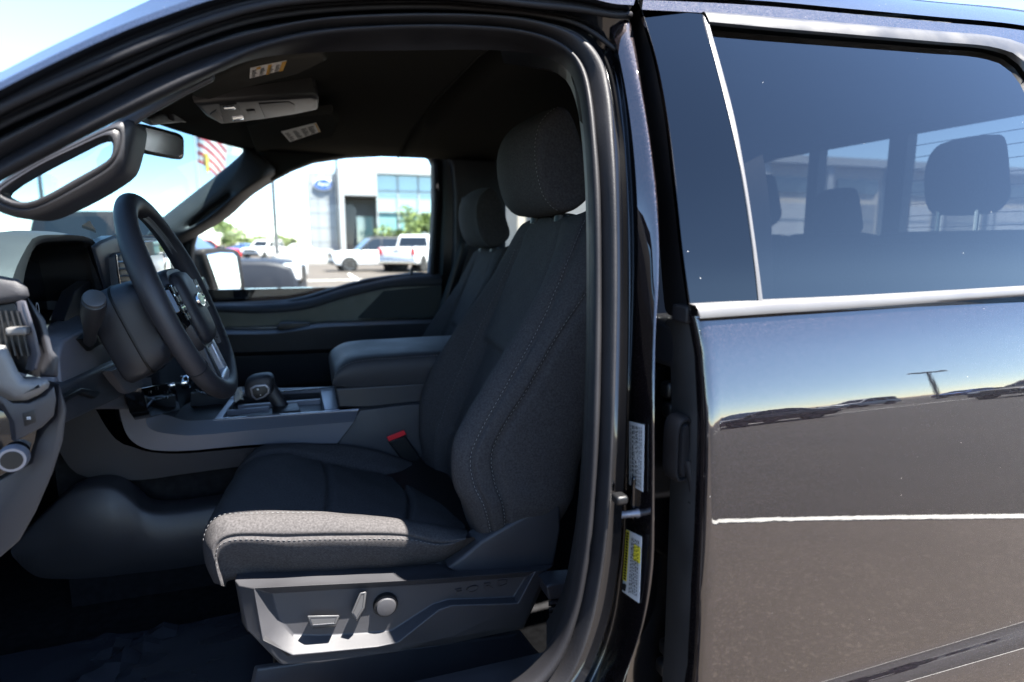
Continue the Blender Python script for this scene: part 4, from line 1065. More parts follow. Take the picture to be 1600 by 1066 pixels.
plate('cluster_screen', [Vector((-.44, y, z)) for y, z in ((.46, 1.31), (.76, 1.31), (.76, 1.42), (.46, 1.42))], (1, 0, .1), .006, 'screen_off', dash, rim=.002)
text('speed_digit', '0', UX(59, 484, -.40), (0, -1, 0), (0, 0, 1), .030, 'white_enamel', dash)
plate('cluster_side_wall', PX([(100, 500), (118, 455), (150, 432), (160, 460), (164, 480), (145, 502), (112, 518)], -.375), (1, 0, 0), .02, 'dark_plastic', dash, rim=.002)
# dash top
dt = []
for x, z in ((-.34, 1.30), (-.37, 1.345), (-.40, 1.36), (-.52, 1.375), (-.70, 1.36), (-.95, 1.30)):
    dt.append([Vector((x - .20 * smooth01(.86, .80, y) * smooth01(-.62, -.40, x), y, z - .01 * abs(y - 1.0))) for y in (.19, .30, .36, .40, .44, .60, .78, .82, .86, 1.0, 1.15, 1.3, 1.5, 1.7, 1.84)])
G().grid(dt).build('dash_top', 'soft_dash', dash, smooth=180)
G().box((-.40, 1.46, 1.17), (.10, .72, .30)).build('glovebox', 'dark_plastic', dash, bevel=.02)
G().box((-.54, .62, 1.24), (.30, .40, .16)).build('dash_core', 'black_plastic', dash, smooth=0)
G().nest([PX([(150, 360), (140, 345), (128, 352)], -.40), PX([(150, 364), (140, 349), (128, 356)], -.42)], True, True).build('windshield_vent', 'black_plastic', dash, smooth=0)
# centre stack: vent, screen and its pale hood
plate('screen_hood', PX([(146, 385), (158, 376), (178, 368), (240, 368), (262, 376), (272, 400), (274, 440), (262, 470), (200, 480), (172, 470), (158, 425)], -.345), (1, 0, .05), .10, 'dash_satin', dash, rim=.008, back=(-.45, .9, 0))
plate('screen_bezel', PX([(215, 378), (256, 374), (264, 382), (268, 432), (262, 444), (226, 446)], -.325), (1, 0, .02), .02, 'gloss_black', dash, rim=.003)
plate('touch_screen', PX([(224, 401), (254, 398), (258, 430), (229, 434)], -.323), (1, 0, .02), .002, 'screen_pale', dash, rim=.0005)
vf = PX([(184, 402), (190, 396), (214, 392), (222, 470), (190, 474)], -.33)
plate('vent_frame', vf, (1, 0, 0), .02, 'dark_plastic', dash, rim=.002)
plate('vent_cavity', inset3(vf, .006, (1, 0, 0), .0006), (1, 0, 0), .002, 'black_plastic', dash, rim=.0004)
for k in range(6):
    y = 408 + k * 11
    G().grid([PX([(184 + k * .8, y), (216, y - 1)], -.327), PX([(184.5 + k * .8, y + 2.2), (216, y + 1.2)], -.322)]).build('vent_slat', 'satin_trim', dash, smooth=0, solid=.0012)
G().tube(PX([(181, 398), (184, 425), (189, 455), (192, 478)], -.322), .0016, 6).build('vent_bright_edge', 'chrome', dash)
plate('climate_panel', PX([(222, 606), (272, 596), (282, 640), (238, 652), (230, 640)], -.30), (1, 0, .1), .03, 'gloss_black', dash, rim=.003)
for k, (x, y) in enumerate(((236, 612), (247, 606), (240, 632), (262, 620), (262, 612))):
    text('panel_mark', 'oo-'[k % 3], UX(x, y, -.297), (0, -1, 0), (0, 0, 1), .012, 'white_enamel', dash)
G().lathe(UX(284, 598, -.30), (1, 0, .1), [(0, .017), (.012, .017), (.016, .015), (.018, .011)], 28).build('climate_knob', 'chrome', dash, smooth=40)
# driver's side end vent (close to the camera) and switch panel
plate('end_vent_brow', US([(-70, 430), (0, 431), (25, 436), (40, 450), (44, 463), (34, 471), (0, 477), (-70, 480)], .27), (0, -1, 0), .12, 'soft_dash', dash, rim=.010, steps=4, back=(-.62, .8, 0))
ev = US([(-40, 476), (0, 476), (34, 470), (48, 500), (60, 545), (54, 572), (42, 585), (20, 566), (0, 556), (-40, 560)], .28)
plate('end_vent_cavity', ev, (0, -1, 0), .05, 'black_plastic', dash, rim=.002, back=(-.62, .8, 0))
for k in range(5):
    G().tube(US([(-10 + k * 9, 486), (-4 + k * 10, 520), (4 + k * 10, 556)], .272), .0016, 6).build('vent_slat', 'black_plastic', dash)
rbox('vent_thumbwheel', U(28, 517, .262), (.020, .012, .009), 'silver_trim', dash, r=.003)
plate('end_vent_edge', US([(32, 472), (40, 470), (56, 520), (64, 555), (58, 578), (50, 580), (56, 552), (48, 518)], .265), (0, -1, 0), .05, 'dash_satin', dash, rim=.003, back=(-.62, .8, 0))
plate('vent_side_cover', US([(42, 465), (70, 500), (82, 548), (92, 560), (90, 590), (60, 590), (58, 575), (66, 550), (54, 505)], .30), (0, -1, 0), .05, 'dark_plastic', dash, rim=.005, back=(-.62, .8, 0))
plate('silver_accent', US([(-30, 540), (6, 540), (16, 560), (26, 582), (36, 593), (50, 594), (70, 593), (76, 600), (74, 608), (58, 620), (40, 628), (20, 628), (-30, 600)], .255), (0, -1, 0), .03, 'silver_trim', dash, rim=.009, steps=4, back=(-.62, .8, 0))
plate('switch_panel', US([(-40, 610), (0, 616), (20, 630), (45, 630), (70, 618), (84, 604), (88, 625), (84, 650), (66, 668), (40, 682), (24, 690), (20, 660), (4, 634)], .265), (0, -1, 0), .05, 'dark_plastic', dash, rim=.002, back=(-.62, .8, 0))
plate('trunk_button', US([(34, 646), (54, 640), (56, 660), (38, 667)], .2645), (0, -1, 0), .003, 'black_plastic', dash, rim=.001, back=(-.62, .8, 0))
text('button_mark', '=', U(45, 654, .263), (1, 0, 0), (0, 0, 1), .008, 'white_enamel', dash)
plate('lamp_switch_panel', US([(-40, 640), (0, 640), (60, 660), (54, 690), (44, 718), (0, 745), (-40, 750)], .274), (0, -1, 0), .05, 'gloss_black', dash, rim=.002, back=(-.62, .8, 0))
G().lathe(U(22, 714, .268), (.2, -1, 0), [(0, .015), (.010, .0145), (.013, .013), (.013, .0105)], 28).build('headlamp_knob', 'satin_trim', dash, smooth=30)
G().lathe(U(22, 714, .268), (.2, -1, 0), [(.0, .0103), (.0137, .0103), (.0137, .0005)], 24).build('headlamp_knob_face', 'black_plastic', dash, smooth=30)
plate('dash_end_fairing', US([(-60, 700), (0, 750), (48, 722), (56, 690), (70, 668), (86, 650), (92, 600), (104, 640), (98, 690), (82, 740), (56, 800), (30, 846), (0, 872), (-60, 890)], .285), (0, -1, 0), .06, 'dark_plastic', dash, rim=.003, steps=3, back=(-.62, .8, 0))
# panels round and under the steering column
plate('knee_panel', PX([(88, 560), (96, 530), (120, 520), (165, 496), (180, 520), (200, 555), (230, 600), (228, 618), (205, 640), (150, 640), (92, 668), (84, 640)], -.335), (1, -.15, -.15), .05, 'dash_grey', dash, rim=.006)
plate('column_collar_panel', PX([(92, 560), (100, 532), (168, 498), (186, 530), (198, 556), (150, 576), (97, 604)], -.330), (1, -.15, 0), .03, 'dash_grey', dash, rim=.004)
plate('lower_dash_lip', PX([(88, 640), (96, 606), (196, 560), (218, 585), (226, 602), (205, 614), (140, 646), (92, 668)], -.320), (1, 0, -.3), .04, 'grain_plastic', dash, rim=.006)
plate('hood_release', PX([(95, 624), (128, 606), (160, 612), (150, 622), (128, 614), (98, 632)], -.312), (1, 0, 0), .01, 'black_plastic', dash, rim=.002)
plate('diagnostic_cover', PX([(174, 580), (205, 566), (226, 600), (222, 608), (203, 615), (196, 612)], -.308), (1, 0, 0), .015, 'dash_grey', dash, rim=.004)
# stalk
e0, e1 = U(147, 469, .44), U(140, 533, .53)
ge = G(); ge.tube([e0 + (e1 - e0) * t for t in (0, .02, .10, .3, .5, .62, .8, 1.0)], [.010, .0145, .0155, .0150, .0125, .0105, .0085, .0085], 24)
stalk = ge.build('signal_stalk', 'dark_plastic', dash, smooth=50)
G().lathe(e0 - (e1 - e0).normalized() * .002, (e0 - e1), [(0, .0145), (.0035, .0135), (.0045, .011)], 28).build('stalk_cap', 'switch_plastic', stalk, smooth=40)
plate('stalk_gaiter', PX([(128, 530), (150, 515), (164, 535), (144, 548)], -.322), (1, 0, 0), .01, 'black_plastic', dash, rim=.003)

# ------------------------------------------------------------------ steering wheel
sw = empty('steering_wheel', U(286, 470, .6), truck)
CW = U(286, 470, .6); NW = Vector((.935, 0, .354)).normalized(); YW = Vector((0, 1, 0)); BW = NW.cross(YW); BW = -BW if BW.z < 0 else BW
def W(a, b, c): return CW + YW * a + BW * b + NW * c
RW = .168
rim = []; NR = 96
for k in range(NR):
    a = 2 * math.pi * k / NR
    rows_ = []
    r0 = RW - (.006 * smooth01(-.7, -.95, math.sin(a)))
    th = .0165 + .0022 * math.exp(-((math.degrees(math.atan2(math.sin(a), abs(math.cos(a)))) - 20) / 18) ** 2)
    cx_, cy_ = r0 * math.cos(a), r0 * math.sin(a)
    for j in range(20):
        b = 2 * math.pi * j / 20
        rr_ = math.cos(b) * th; cc_ = math.sin(b) * th * .92
        rows_.append(W(cx_ + rr_ * math.cos(a), cy_ + rr_ * math.sin(a), cc_))
    rim.append(rows_)
G().grid(rim, cu=True, cv=True).build('wheel_rim', 'leather', sw, smooth=180)
for a0 in (158, 22, 215, 325):        # leather joints
    a = R(a0); c0 = W(RW * math.cos(a), RW * math.sin(a), 0); rad = (YW * math.cos(a) + BW * math.sin(a))
    G().tube([c0 + rad * math.cos(2 * math.pi * j / 24) * .0170 + NW * math.sin(2 * math.pi * j / 24) * .0158 for j in range(24)], .0006, 5, closed=True).build('leather_joint', 'black_plastic', sw)
st_ = G()
for (a0, a1) in ((-40, 75),):          # baseball stitch inside the far rim
    n = 95
    for k in range(n):
        a = R(a0 + (a1 - a0) * k / n); a2 = R(a0 + (a1 - a0) * (k + .8) / n)
        for s_ in (-1, 1):
            p = lambda aa, c: W((RW - .0168) * math.cos(aa), (RW - .0168) * math.sin(aa), c)
            st_.tube([p(a, .0004), p(a2, .0046 * s_)], .0006, 4)
st_.build('stitching', 'thread', sw)
# hub: padded airbag cover with bowed sides, on a wider base
def hub(sx, sy, c, e=.42, cy_=-.016, n=48):
    out = []
    for k in range(n):
        a = 2 * math.pi * k / n; ca, sa = math.cos(a), math.sin(a)
        x = sx * math.copysign(abs(ca) ** e, ca); y = sy * math.copysign(abs(sa) ** e, sa)
        x *= 1 - .12 * smooth01(.2, -1.0, y / sy)
        out.append(W(x, y + cy_, c))
    return out
G().nest([hub(.058, .064, -.045), hub(.070, .072, -.02), hub(.072, .072, .002), hub(.069, .069, .007)], True, True).build('hub_base', 'dark_plastic', sw, smooth=50)
G().nest([hub(.053, .062, .002), hub(.054, .063, .011), hub(.050, .059, .018), hub(.040, .047, .022), hub(.02, .02, .0235)], True, True).build('airbag_cover', 'leather', sw, smooth=180)
em = W(0, -.008, .0305)
def oval(rx, ry, c, n=32): return [W(rx * math.cos(2 * math.pi * k / n), -.008 + ry * math.sin(2 * math.pi * k / n), c) for k in range(n)]
G().nest([oval(.0245, .0125, .022), oval(.0240, .0120, .0265), oval(.0215, .0098, .0268)], True, True).build('emblem_ring', 'chrome', sw, smooth=40)
G().nest([oval(.0213, .0096, .0267), oval(.0211, .0094, .0272)], False, True).build('emblem_field', 'blue_badge', sw, smooth=0)
text('emblem_script', 'Ford', W(0, -.008, .0276), -YW, BW, .0135, 'chrome', sw, shear=.4)
text('airbag_mark', 'AIRBAG', W(.018, -.048, .0222), -YW, BW, .0045, 'satin_trim', sw)
# spokes and button pods
for s_ in (-1, 1):
    sp = [W(s_ * .070, .036, -.006), W(s_ * .160, .026, -.004), W(s_ * .162, -.016, -.004), W(s_ * .070, -.046, -.006)]
    G().nest([[p - NW * .016 for p in sp], sp, inset3(sp, .004, NW, .008)], True, True).build('spoke', 'dark_plastic', sw, bevel=.003)
    pod = [W(s_ * .080, .034, .004), W(s_ * .118, .026, .006), W(s_ * .122, -.012, .006), W(s_ * .086, -.040, .004)]
    G().nest([pod, inset3(pod, .002, NW, .007), inset3(pod, .004, NW, .008)], True, True).build('button_pod', 'gloss_black', sw, bevel=.001)
    for r_ in range(4):
        for q_ in range(2):
            c0 = W(s_ * (.090 + q_ * .017), .021 - r_ * .0145, .0142)
            G().box(c0, (.002, .013, .011), Matrix((NW, YW, BW)).transposed()).build('wheel_button', 'black_plastic', sw, bevel=.0012)
            text('button_mark', '+-ok<>om'[r_ * 2 + q_], c0 + NW * .0013, -YW, BW, .007, 'silver_trim', sw)
    G().box(W(s_ * .098, -.0075, .0145), (.0015, .030, .0016), Matrix((NW, YW, BW)).transposed()).build('pod_bright_line', 'chrome', sw)
# lower twin spoke in silver with an opening
lo0 = [W(-.030, -.055, .0), W(-.046, -.150, .004), W(-.030, -.160, .004), W(.030, -.160, .004), W(.046, -.150, .004), W(.030, -.055, .0), W(.018, -.064, .0), W(.030, -.138, .004), W(-.030, -.138, .004), W(-.018, -.064, .0)]
g = G(); m_ = len(lo0)
def quadbar(p0, p1, w, t, mt='spoke_silver'):
    d = (p1 - p0).normalized(); sd = NW.cross(d).normalized() * w / 2
    lp_ = [p0 - sd, p1 - sd * 1.25, p1 + sd * 1.25, p0 + sd]
    return G().nest([[p - NW * t for p in lp_], lp_, inset3(lp_, w * .18, NW, .002)], True, True).build('lower_spoke', mt, sw, bevel=.002)
quadbar(W(-.036, -.050, .006), W(-.042, -.158, .004), .020, .014, 'dark_plastic')
quadbar(W(.036, -.050, .006), W(.042, -.158, .004), .020, .014)
quadbar(W(-.044, -.146, .006), W(.044, -.146, .006), .022, .014)
G().nest([[W(x, y, -.012) for x, y in ((-.03, -.05), (-.034, -.15), (.034, -.15), (.03, -.05))], [W(x, y, -.006) for x, y in ((-.03, -.05), (-.034, -.15), (.034, -.15), (.03, -.05))]], True, True).build('spoke_backing', 'black_plastic', sw, smooth=0)
# column shroud behind the wheel
def shroud(sx, sy, c, b0=0.0, e=.38):
    return [W(sx * math.copysign(abs(math.cos(a)) ** e, math.cos(a)), b0 + sy * math.copysign(abs(math.sin(a)) ** e, math.sin(a)), c) for a in [2 * math.pi * k / 40 for k in range(40)]]
G().nest([shroud(.050, .050, -.118, -.020), shroud(.066, .070, -.117, -.019), shroud(.071, .075, -.112, -.018), shroud(.073, .075, -.085, -.016), shroud(.070, .070, -.052, -.012), shroud(.064, .060, -.042, -.010)], True, True).build('column_shroud', 'dark_plastic', sw, smooth=50)
G().nest([shroud(.0728, .0750, -.078, -.0155), shroud(.0734, .0756, -.077, -.0155), shroud(.0734, .0756, -.075, -.0155), shroud(.0726, .0748, -.074, -.0155)], False, False).build('shroud_joint', 'black_plastic', sw, smooth=40)

# ------------------------------------------------------------------ centre console
con = empty('centre_console', (.1, 1.015, .7), truck)
L0 = spl(US([(178, 590), (183, 625), (197, 677), (211, 693), (232, 702), (277, 705), (400, 695), (527, 693)], .838), 60)
L0b = spl(US([(178, 590), (183, 625), (197, 677), (211, 693), (232, 702), (277, 705), (400, 695), (527, 693)], .86), 60)
L1 = spl(US([(216, 590), (218, 611), (226, 642), (233, 669), (281, 680), (310, 680), (400, 672), (553, 659)], .832), 60)
L2 = spl(US([(236, 590), (240, 618), (250, 645), (266, 650), (290, 657), (325, 656), (400, 651), (562, 640)], .872), 60)
L2b = [p + Vector((0, .004, -.02)) for p in L2]
G().grid([L0b, L0, [a.lerp(b, .5) for a, b in zip(L0, L1)], L1, [a.lerp(b, .12) for a, b in zip(L1, L2)], L2, L2b]).build('console_rail', 'satin_trim', con, smooth=50)
G().tube([p + Vector((0, -.001, .001)) for p in L2[22:]], .0014, 6).build('rail_bright_edge', 'chrome', con)
# side below the rail
S0 = spl(US([(120, 560), (150, 640), (185, 690), (212, 700), (232, 706), (277, 709), (400, 699), (545, 690), (700, 672)], .858), 50)
S1 = spl(US([(60, 620), (90, 700), (120, 740), (160, 748), (220, 750), (280, 742), (400, 726), (545, 715), (700, 700)], .865), 50)
G().grid([S0, S1, [Vector((p.x, .90, p.z - .01)) for p in S1]]).build('console_side', 'dark_plastic', con, smooth=60)
G().grid([[Vector((p.x, .90, p.z - .01)) for p in S1], [Vector((p.x, .90, .62)) for p in S1]]).build('tunnel_carpet', 'carpet', con, smooth=60)
K0_ = spl(US([(20, 850), (70, 800), (105, 770), (140, 757), (175, 757), (205, 775), (228, 794), (260, 797), (340, 787), (460, 775)], .815), 50)
K0t = [p + Vector((0, .05, .0)) for p in K0_]
K1_ = [p + Vector((0, -.012, -.010)) for p in K0_]
K2_ = spl(US([(20, 870), (40, 890), (60, 902), (100, 905), (160, 902), (200, 897), (240, 893), (280, 888), (340, 878), (460, 862)], .80), 50)
K3_ = [p + Vector((0, .04, -.006)) for p in K2_]
G().grid([K0t, K0_, K1_, K2_, K3_]).build('tunnel_kick_panel', 'dark_plastic', con, smooth=180)
# rear part: slanting cheek between rail and seat
plate('console_cheek', US([(527, 694), (563, 641), (640, 632), (720, 628), (720, 760), (560, 760), (500, 720)], .85), (0, -1, 0), .05, 'grain_plastic', con, rim=.004)
# tray with chrome-edged slots, selector, rear plate
zt = L2[40].z
def TZ(px, dz): return PZ(px, zt + dz)
plate('tray_floor', TZ([(250, 654), (330, 660), (520, 646), (560, 640), (530, 610), (440, 606), (380, 604), (330, 610)], -.035), (0, 0, 1), .02, 'black_plastic', con, rim=.002)
plate('tray_rear_plate', TZ([(507, 641), (530, 639), (522, 606), (500, 609)], -.002), (0, 0, 1), .03, 'satin_trim', con, rim=.002)
for a, b, w in (((340, 655), (372, 612), .014), ((372, 612), (522, 605), .010), ((372, 634), (500, 624), .010), ((352, 642), (420, 636), .006)):
    p, q = UZ(*a, zt - .004), UZ(*b, zt - .004); d = (q - p).normalized(); s_ = Vector((-d.y, d.x, 0)) * w / 2
    G().nest([[v - Vector((0, 0, .012)) for v in (p - s_, q - s_, q + s_, p + s_)], [p - s_, q - s_, q + s_, p + s_], [v + Vector((0, 0, .001)) for v in (p - s_ * .7, q - s_ * .7, q + s_ * .7, p + s_ * .7)]], True, True).build('tray_divider', 'satin_trim', con, smooth=0)
G().tube(spl(PZ([(305, 610), (320, 616), (345, 619), (400, 614), (440, 612), (520, 605)], zt + .002), 40), .002, 6).build('tray_far_edge', 'chrome', con)
plate('console_far_side', US([(300, 612), (440, 606), (700, 600), (700, 720), (300, 720)], 1.18), (0, 1, 0), .02, 'dark_plastic', con, rim=.003)
plate('console_front_bin', PX([(250, 600), (330, 595), (345, 640), (300, 655), (255, 650)], -.315), (1, 0, 0), .02, 'black_plastic', con, rim=.002)
# gear selector: stem, head and its button face
Ys = .985
gs_ = G(); q0, q1 = U(449, 652, Ys), U(418, 600, Ys)
gs_.tube([q0 + Vector((.012, 0, -.03)), q0, q0.lerp(q1, .5), q1], [.021, .018, .0165, .0155], 16, flat=.8)
gs_.build('selector_stem', 'dark_plastic', con, smooth=60)
hcn = U(406, 602, Ys)
def sel(s, y, dx=0): 
    return [hcn + Vector((dx + s * .033 * math.copysign(abs(math.cos(a)) ** .7, math.cos(a)), y, s * .027 * math.copysign(abs(math.sin(a)) ** .7, math.sin(a)) + .006 * math.cos(a))) for a in [2 * math.pi * k / 28 for k in range(28)]]
G().nest([sel(.5, .036), sel(.85, .030), sel(1, .014), sel(1, -.012), sel(.9, -.024), sel(.7, -.028)], True, True).build('selector_head', 'leather', con, smooth=180)
sf = US([(390, 607), (398, 602), (415, 600), (421, 606), (421, 615), (412, 622), (400, 626), (393, 620)], Ys - .034)
plate('selector_button_frame', sf, (-.2, -1, .1), .008, 'satin_trim', con, rim=.002)
plate('selector_button', inset3(sf, .004, (0, -1, 0), .001), (-.2, -1, .1), .003, 'black_plastic', con, rim=.0015)
text('button_mark', '+', U(403, 609, Ys - .037), (1, 0, 0), (0, 0, 1), .012, 'white_enamel', con)
text('button_mark', '-', U(407, 617, Ys - .037), (1, 0, 0), (0, 0, 1), .012, 'white_enamel', con)
rbox('park_button', hcn + Vector((.020, -.010, .023)), (.012, .010, .004), 'black_plastic', con, r=.001)
plate('selector_gate', TZ([(425, 645), (470, 641), (465, 628), (425, 631)], -.006), (0, 0, 1), .012, 'black_plastic', con, rim=.004)
# armrest box with stitched pad
arY0, arY1 = .868, 1.165
def arow(px, y): return spl(US(px, y), 40)
A0 = [(525, 637), (523, 606), (540, 604), (600, 601), (660, 598), (760, 592)]
nearT = [(521, 596), (523, 588), (529, 580), (545, 570), (568, 565), (620, 561), (680, 557), (780, 551)]
nearL = [(522, 606), (523, 604), (526, 603), (545, 605), (568, 604), (620, 601), (680, 598), (780, 593)]
a_low = arow(nearL, arY0 + .004); a_mid = arow([(519, 601), (519, 597), (524, 591), (543, 587), (568, 584), (620, 580), (680, 577), (780, 571)], arY0 - .004); a_top = arow(nearT, arY0)
a_t2 = [p + Vector((0, .02, .010)) for p in a_top]; a_t3 = [p + Vector((0, .15, .013)) for p in a_top]; a_t4 = [p + Vector((0, .275, .010)) for p in a_top]; a_t5 = [p + Vector((0, .297, 0)) for p in a_top]; a_t6 = [p + Vector((0, .297, 0)) for p in a_low]
G().grid([a_low, a_mid, a_top, a_t2, a_t3, a_t4, a_t5, a_t6], ).build('armrest_pad', 'soft_dash', con, smooth=180, sub=1)
G().grid([[r[0] for r in (a_low, a_mid, a_top, a_t2)], [r[0] for r in (a_t6, a_t5, a_t4, a_t3)]]).build('armrest_front', 'soft_dash', con, smooth=180)
stitches('stitching', spl([p + Vector((0, -.0005, .0028)) for p in a_top], 240), 'thread', con, length=.0035, gap=.004, r=.0006)
bx_ = US([(523, 606), (760, 592), (760, 640), (528, 638)], arY0 + .008)
G().nest([bx_, [p + Vector((0, .28, 0)) for p in bx_]], True, True).build('armrest_box', 'dark_plastic', con, bevel=.006)
# protective tag left in the tray, and the plastic sheet on the driver's floor
p0 = UZ(372, 624, zt + .004)
rt_ = random.Random(5); tv = []; nx = 7
for i in range(nx):
    for j in range(nx):
        u, v = i / (nx - 1) - .5, j / (nx - 1) - .5
        tv.append(p0 + Vector((u * .022 + rt_.uniform(-.002, .002), .01 * math.sin(u * 7) + rt_.uniform(-.003, .003), v * .030 + .012 + rt_.uniform(-.002, .002))))
tf = [(i * nx + j, i * nx + j + 1, (i + 1) * nx + j + 1, (i + 1) * nx + j) for i in range(nx - 1) for j in range(nx - 1)]
tg = M('plastic_tag', tv, tf, 'paper', None, smooth=20, solid=.0006)
tag(tg, 'small crumpled clear plastic wrapper lying in the console tray', 'wrapper')
mat('floor_film', (.030, .032, .038), .26, bump=.9, scale=9, spec=.6)
fs = []; rt_ = random.Random(9)
for i in range(26):
    r = []
    for j in range(26):
        x = -.62 + .62 * i / 25; y = .30 + .42 * j / 25
        z = .703 + .006 * math.sin(x * 17 + y * 5) * math.sin(y * 13) + rt_.uniform(0, .004)
        if abs((x + .45) - (y - .5) * .7) < .012: z += .012
        if abs((x + .28) + (y - .5) * .5) < .012: z += .010
        r.append(Vector((x, y, z)))
    fs.append(r)
fl = G().grid(fs).build('floor_film', 'floor_film', None, smooth=25)
tag(fl, 'creased dark protective film spread on the driver footwell floor', 'floor film')

# ================================================================== REST OF THE TRUCK (outside this view: fender, hood, bed, wheels, opened door)
def bodyside(name, x0, x1, z0, z1, parent, far=False, nz=30, nx=8):
    rows = []
    for i in range(nz + 1):
        z = z0 + (z1 - z0) * i / nz
        rows.append([Vector((x0 + (x1 - x0) * k / nx, (2.0 - skin(z)) if far else skin(z), z)) for k in range(nx + 1)])
    return G().grid(rows).build(name, 'truck_paint', parent, smooth=180)
fr = empty('front_end', (-1.6, 1.0, 0.4), truck)
for far in (False, True):
    bodyside('fender', -2.35, -.70, .55, 1.24, fr, far)
    sg_f = (lambda y: 2.0 - y) if far else (lambda y: y)
    G().box((-.64, sg_f(.10), .98), (.14, .14, .74)).build('hinge_pillar', 'gloss_black', fr, bevel=.02)
    if far: bodyside('far_cab_side', .62, 1.86, .50, 1.30, bb, True)
hood = []
for x, z in ((-2.40, .62), (-2.38, 1.02), (-2.30, 1.14), (-1.9, 1.22), (-1.3, 1.27), (-.86, 1.295)):
    hood.append([Vector((x, y, z - (.05 if y in (.0, 2.0) else 0) + .02 * math.sin(math.pi * y / 2))) for y in (.0, .08, .35, .7, 1.0, 1.3, 1.65, 1.92, 2.0)])
G().grid(hood).build('hood', 'truck_paint', fr, smooth=60)
G().grid([[Vector((x, y, z)) for y in (.05, .5, 1.0, 1.5, 1.95)] for x, z in ((-.88, 1.285), (-.80, 1.30), (-.66, 1.33))]).build('cowl', 'black_plastic', fr, smooth=60)
bed = empty('cargo_bed', (2.8, 1.0, 0.5), truck)
for far in (False, True): bodyside('bed_side', 1.90, 3.75, .55, 1.33, bed, far)
G().box((2.83, 1.0, .86), (1.80, 1.7, .06)).build('bed_floor', 'black_plastic', bed, smooth=0)
G().box((3.74, 1.0, 1.02), (.05, 1.86, .58)).build('tailgate', 'truck_paint', bed, bevel=.01)
G().box((1.93, 1.0, 1.05), (.04, 1.8, .50)).build('bed_front', 'truck_paint', bed, smooth=0)
mat('truck_tyre', (.018, .018, .018), .85, bump=.3, scale=60); mat('truck_alloy', (.45, .45, .47), .3, metal=.9)
for wx in (-1.55, 2.75):
    for far in (False, True):
        yy, d_ = (1.92, 1) if far else (.08, -1)
        ty = G().lathe((wx, yy, .40), (0, d_, 0), [(-.14, .36), (-.12, .40), (.10, .40), (.125, .375), (.128, .27)], 36).build('wheel', 'truck_tyre', truck, smooth=40)
        G().lathe((wx, yy, .40), (0, d_, 0), [(.09, .265), (.126, .262), (.11, .2), (.10, .06), (.112, .04)], 30).build('wheel_rim', 'truck_alloy', ty, smooth=40)
        G().lathe((wx, yy, .40), (0, d_, 0), [(.0, .47), (.105, .47), (.106, .40)], 36).build('wheel_arch', 'black_plastic', truck, smooth=30)
# the driver door, swung open towards the front
od = empty('driver_door', (-.60, .0, .6), truck)
ca, sa = math.cos(R(247)), math.sin(R(247))
def DR(u, t, z): return Vector((-.60 + ca * u - sa * t, -.01 + sa * u + ca * t, z))      # u along the door, t through it
shell = [(0, .60), (0, 1.26), (.02, 1.33), (.30, 1.33), (.86, 1.38), (.92, 1.36), (.93, .95), (.90, .66), (.82, .58)]
def dl_(t, k=0.0): return [DR(u + (k if u < .4 else -k), t, z + (k if z < 1 else -k)) for u, z in shell]
G().nest([dl_(-.055), dl_(-.06, .01), dl_(.05, .01), dl_(.045)], True, True).build('door_shell', 'truck_paint', od, smooth=40)
G().nest([dl_(.051, .02), dl_(.075, .05)], False, True).build('door_card', 'dark_plastic', od, smooth=40, bevel=.01)
G().box(DR(.48, .11, 1.10), (.60, .10, .07), Matrix.Rotation(R(247), 3, 'Z')).build('armrest', 'soft_dash', od, bevel=.02)
G().tube(spl([DR(.08, .0, 1.33), DR(.34, .0, 1.58), DR(.60, -.0, 1.68), DR(.84, .0, 1.68), DR(.88, .0, 1.55), DR(.90, .0, 1.36)], 40), .022, 10).build('window_frame', 'gloss_black', od, smooth=180)
G().add([DR(.10, .0, 1.33), DR(.34, .0, 1.57), DR(.60, .0, 1.67), DR(.83, .0, 1.67), DR(.88, .0, 1.36)], [(0, 1, 2, 3, 4)]).build('door_glass', 'clear_glass', od, smooth=0)

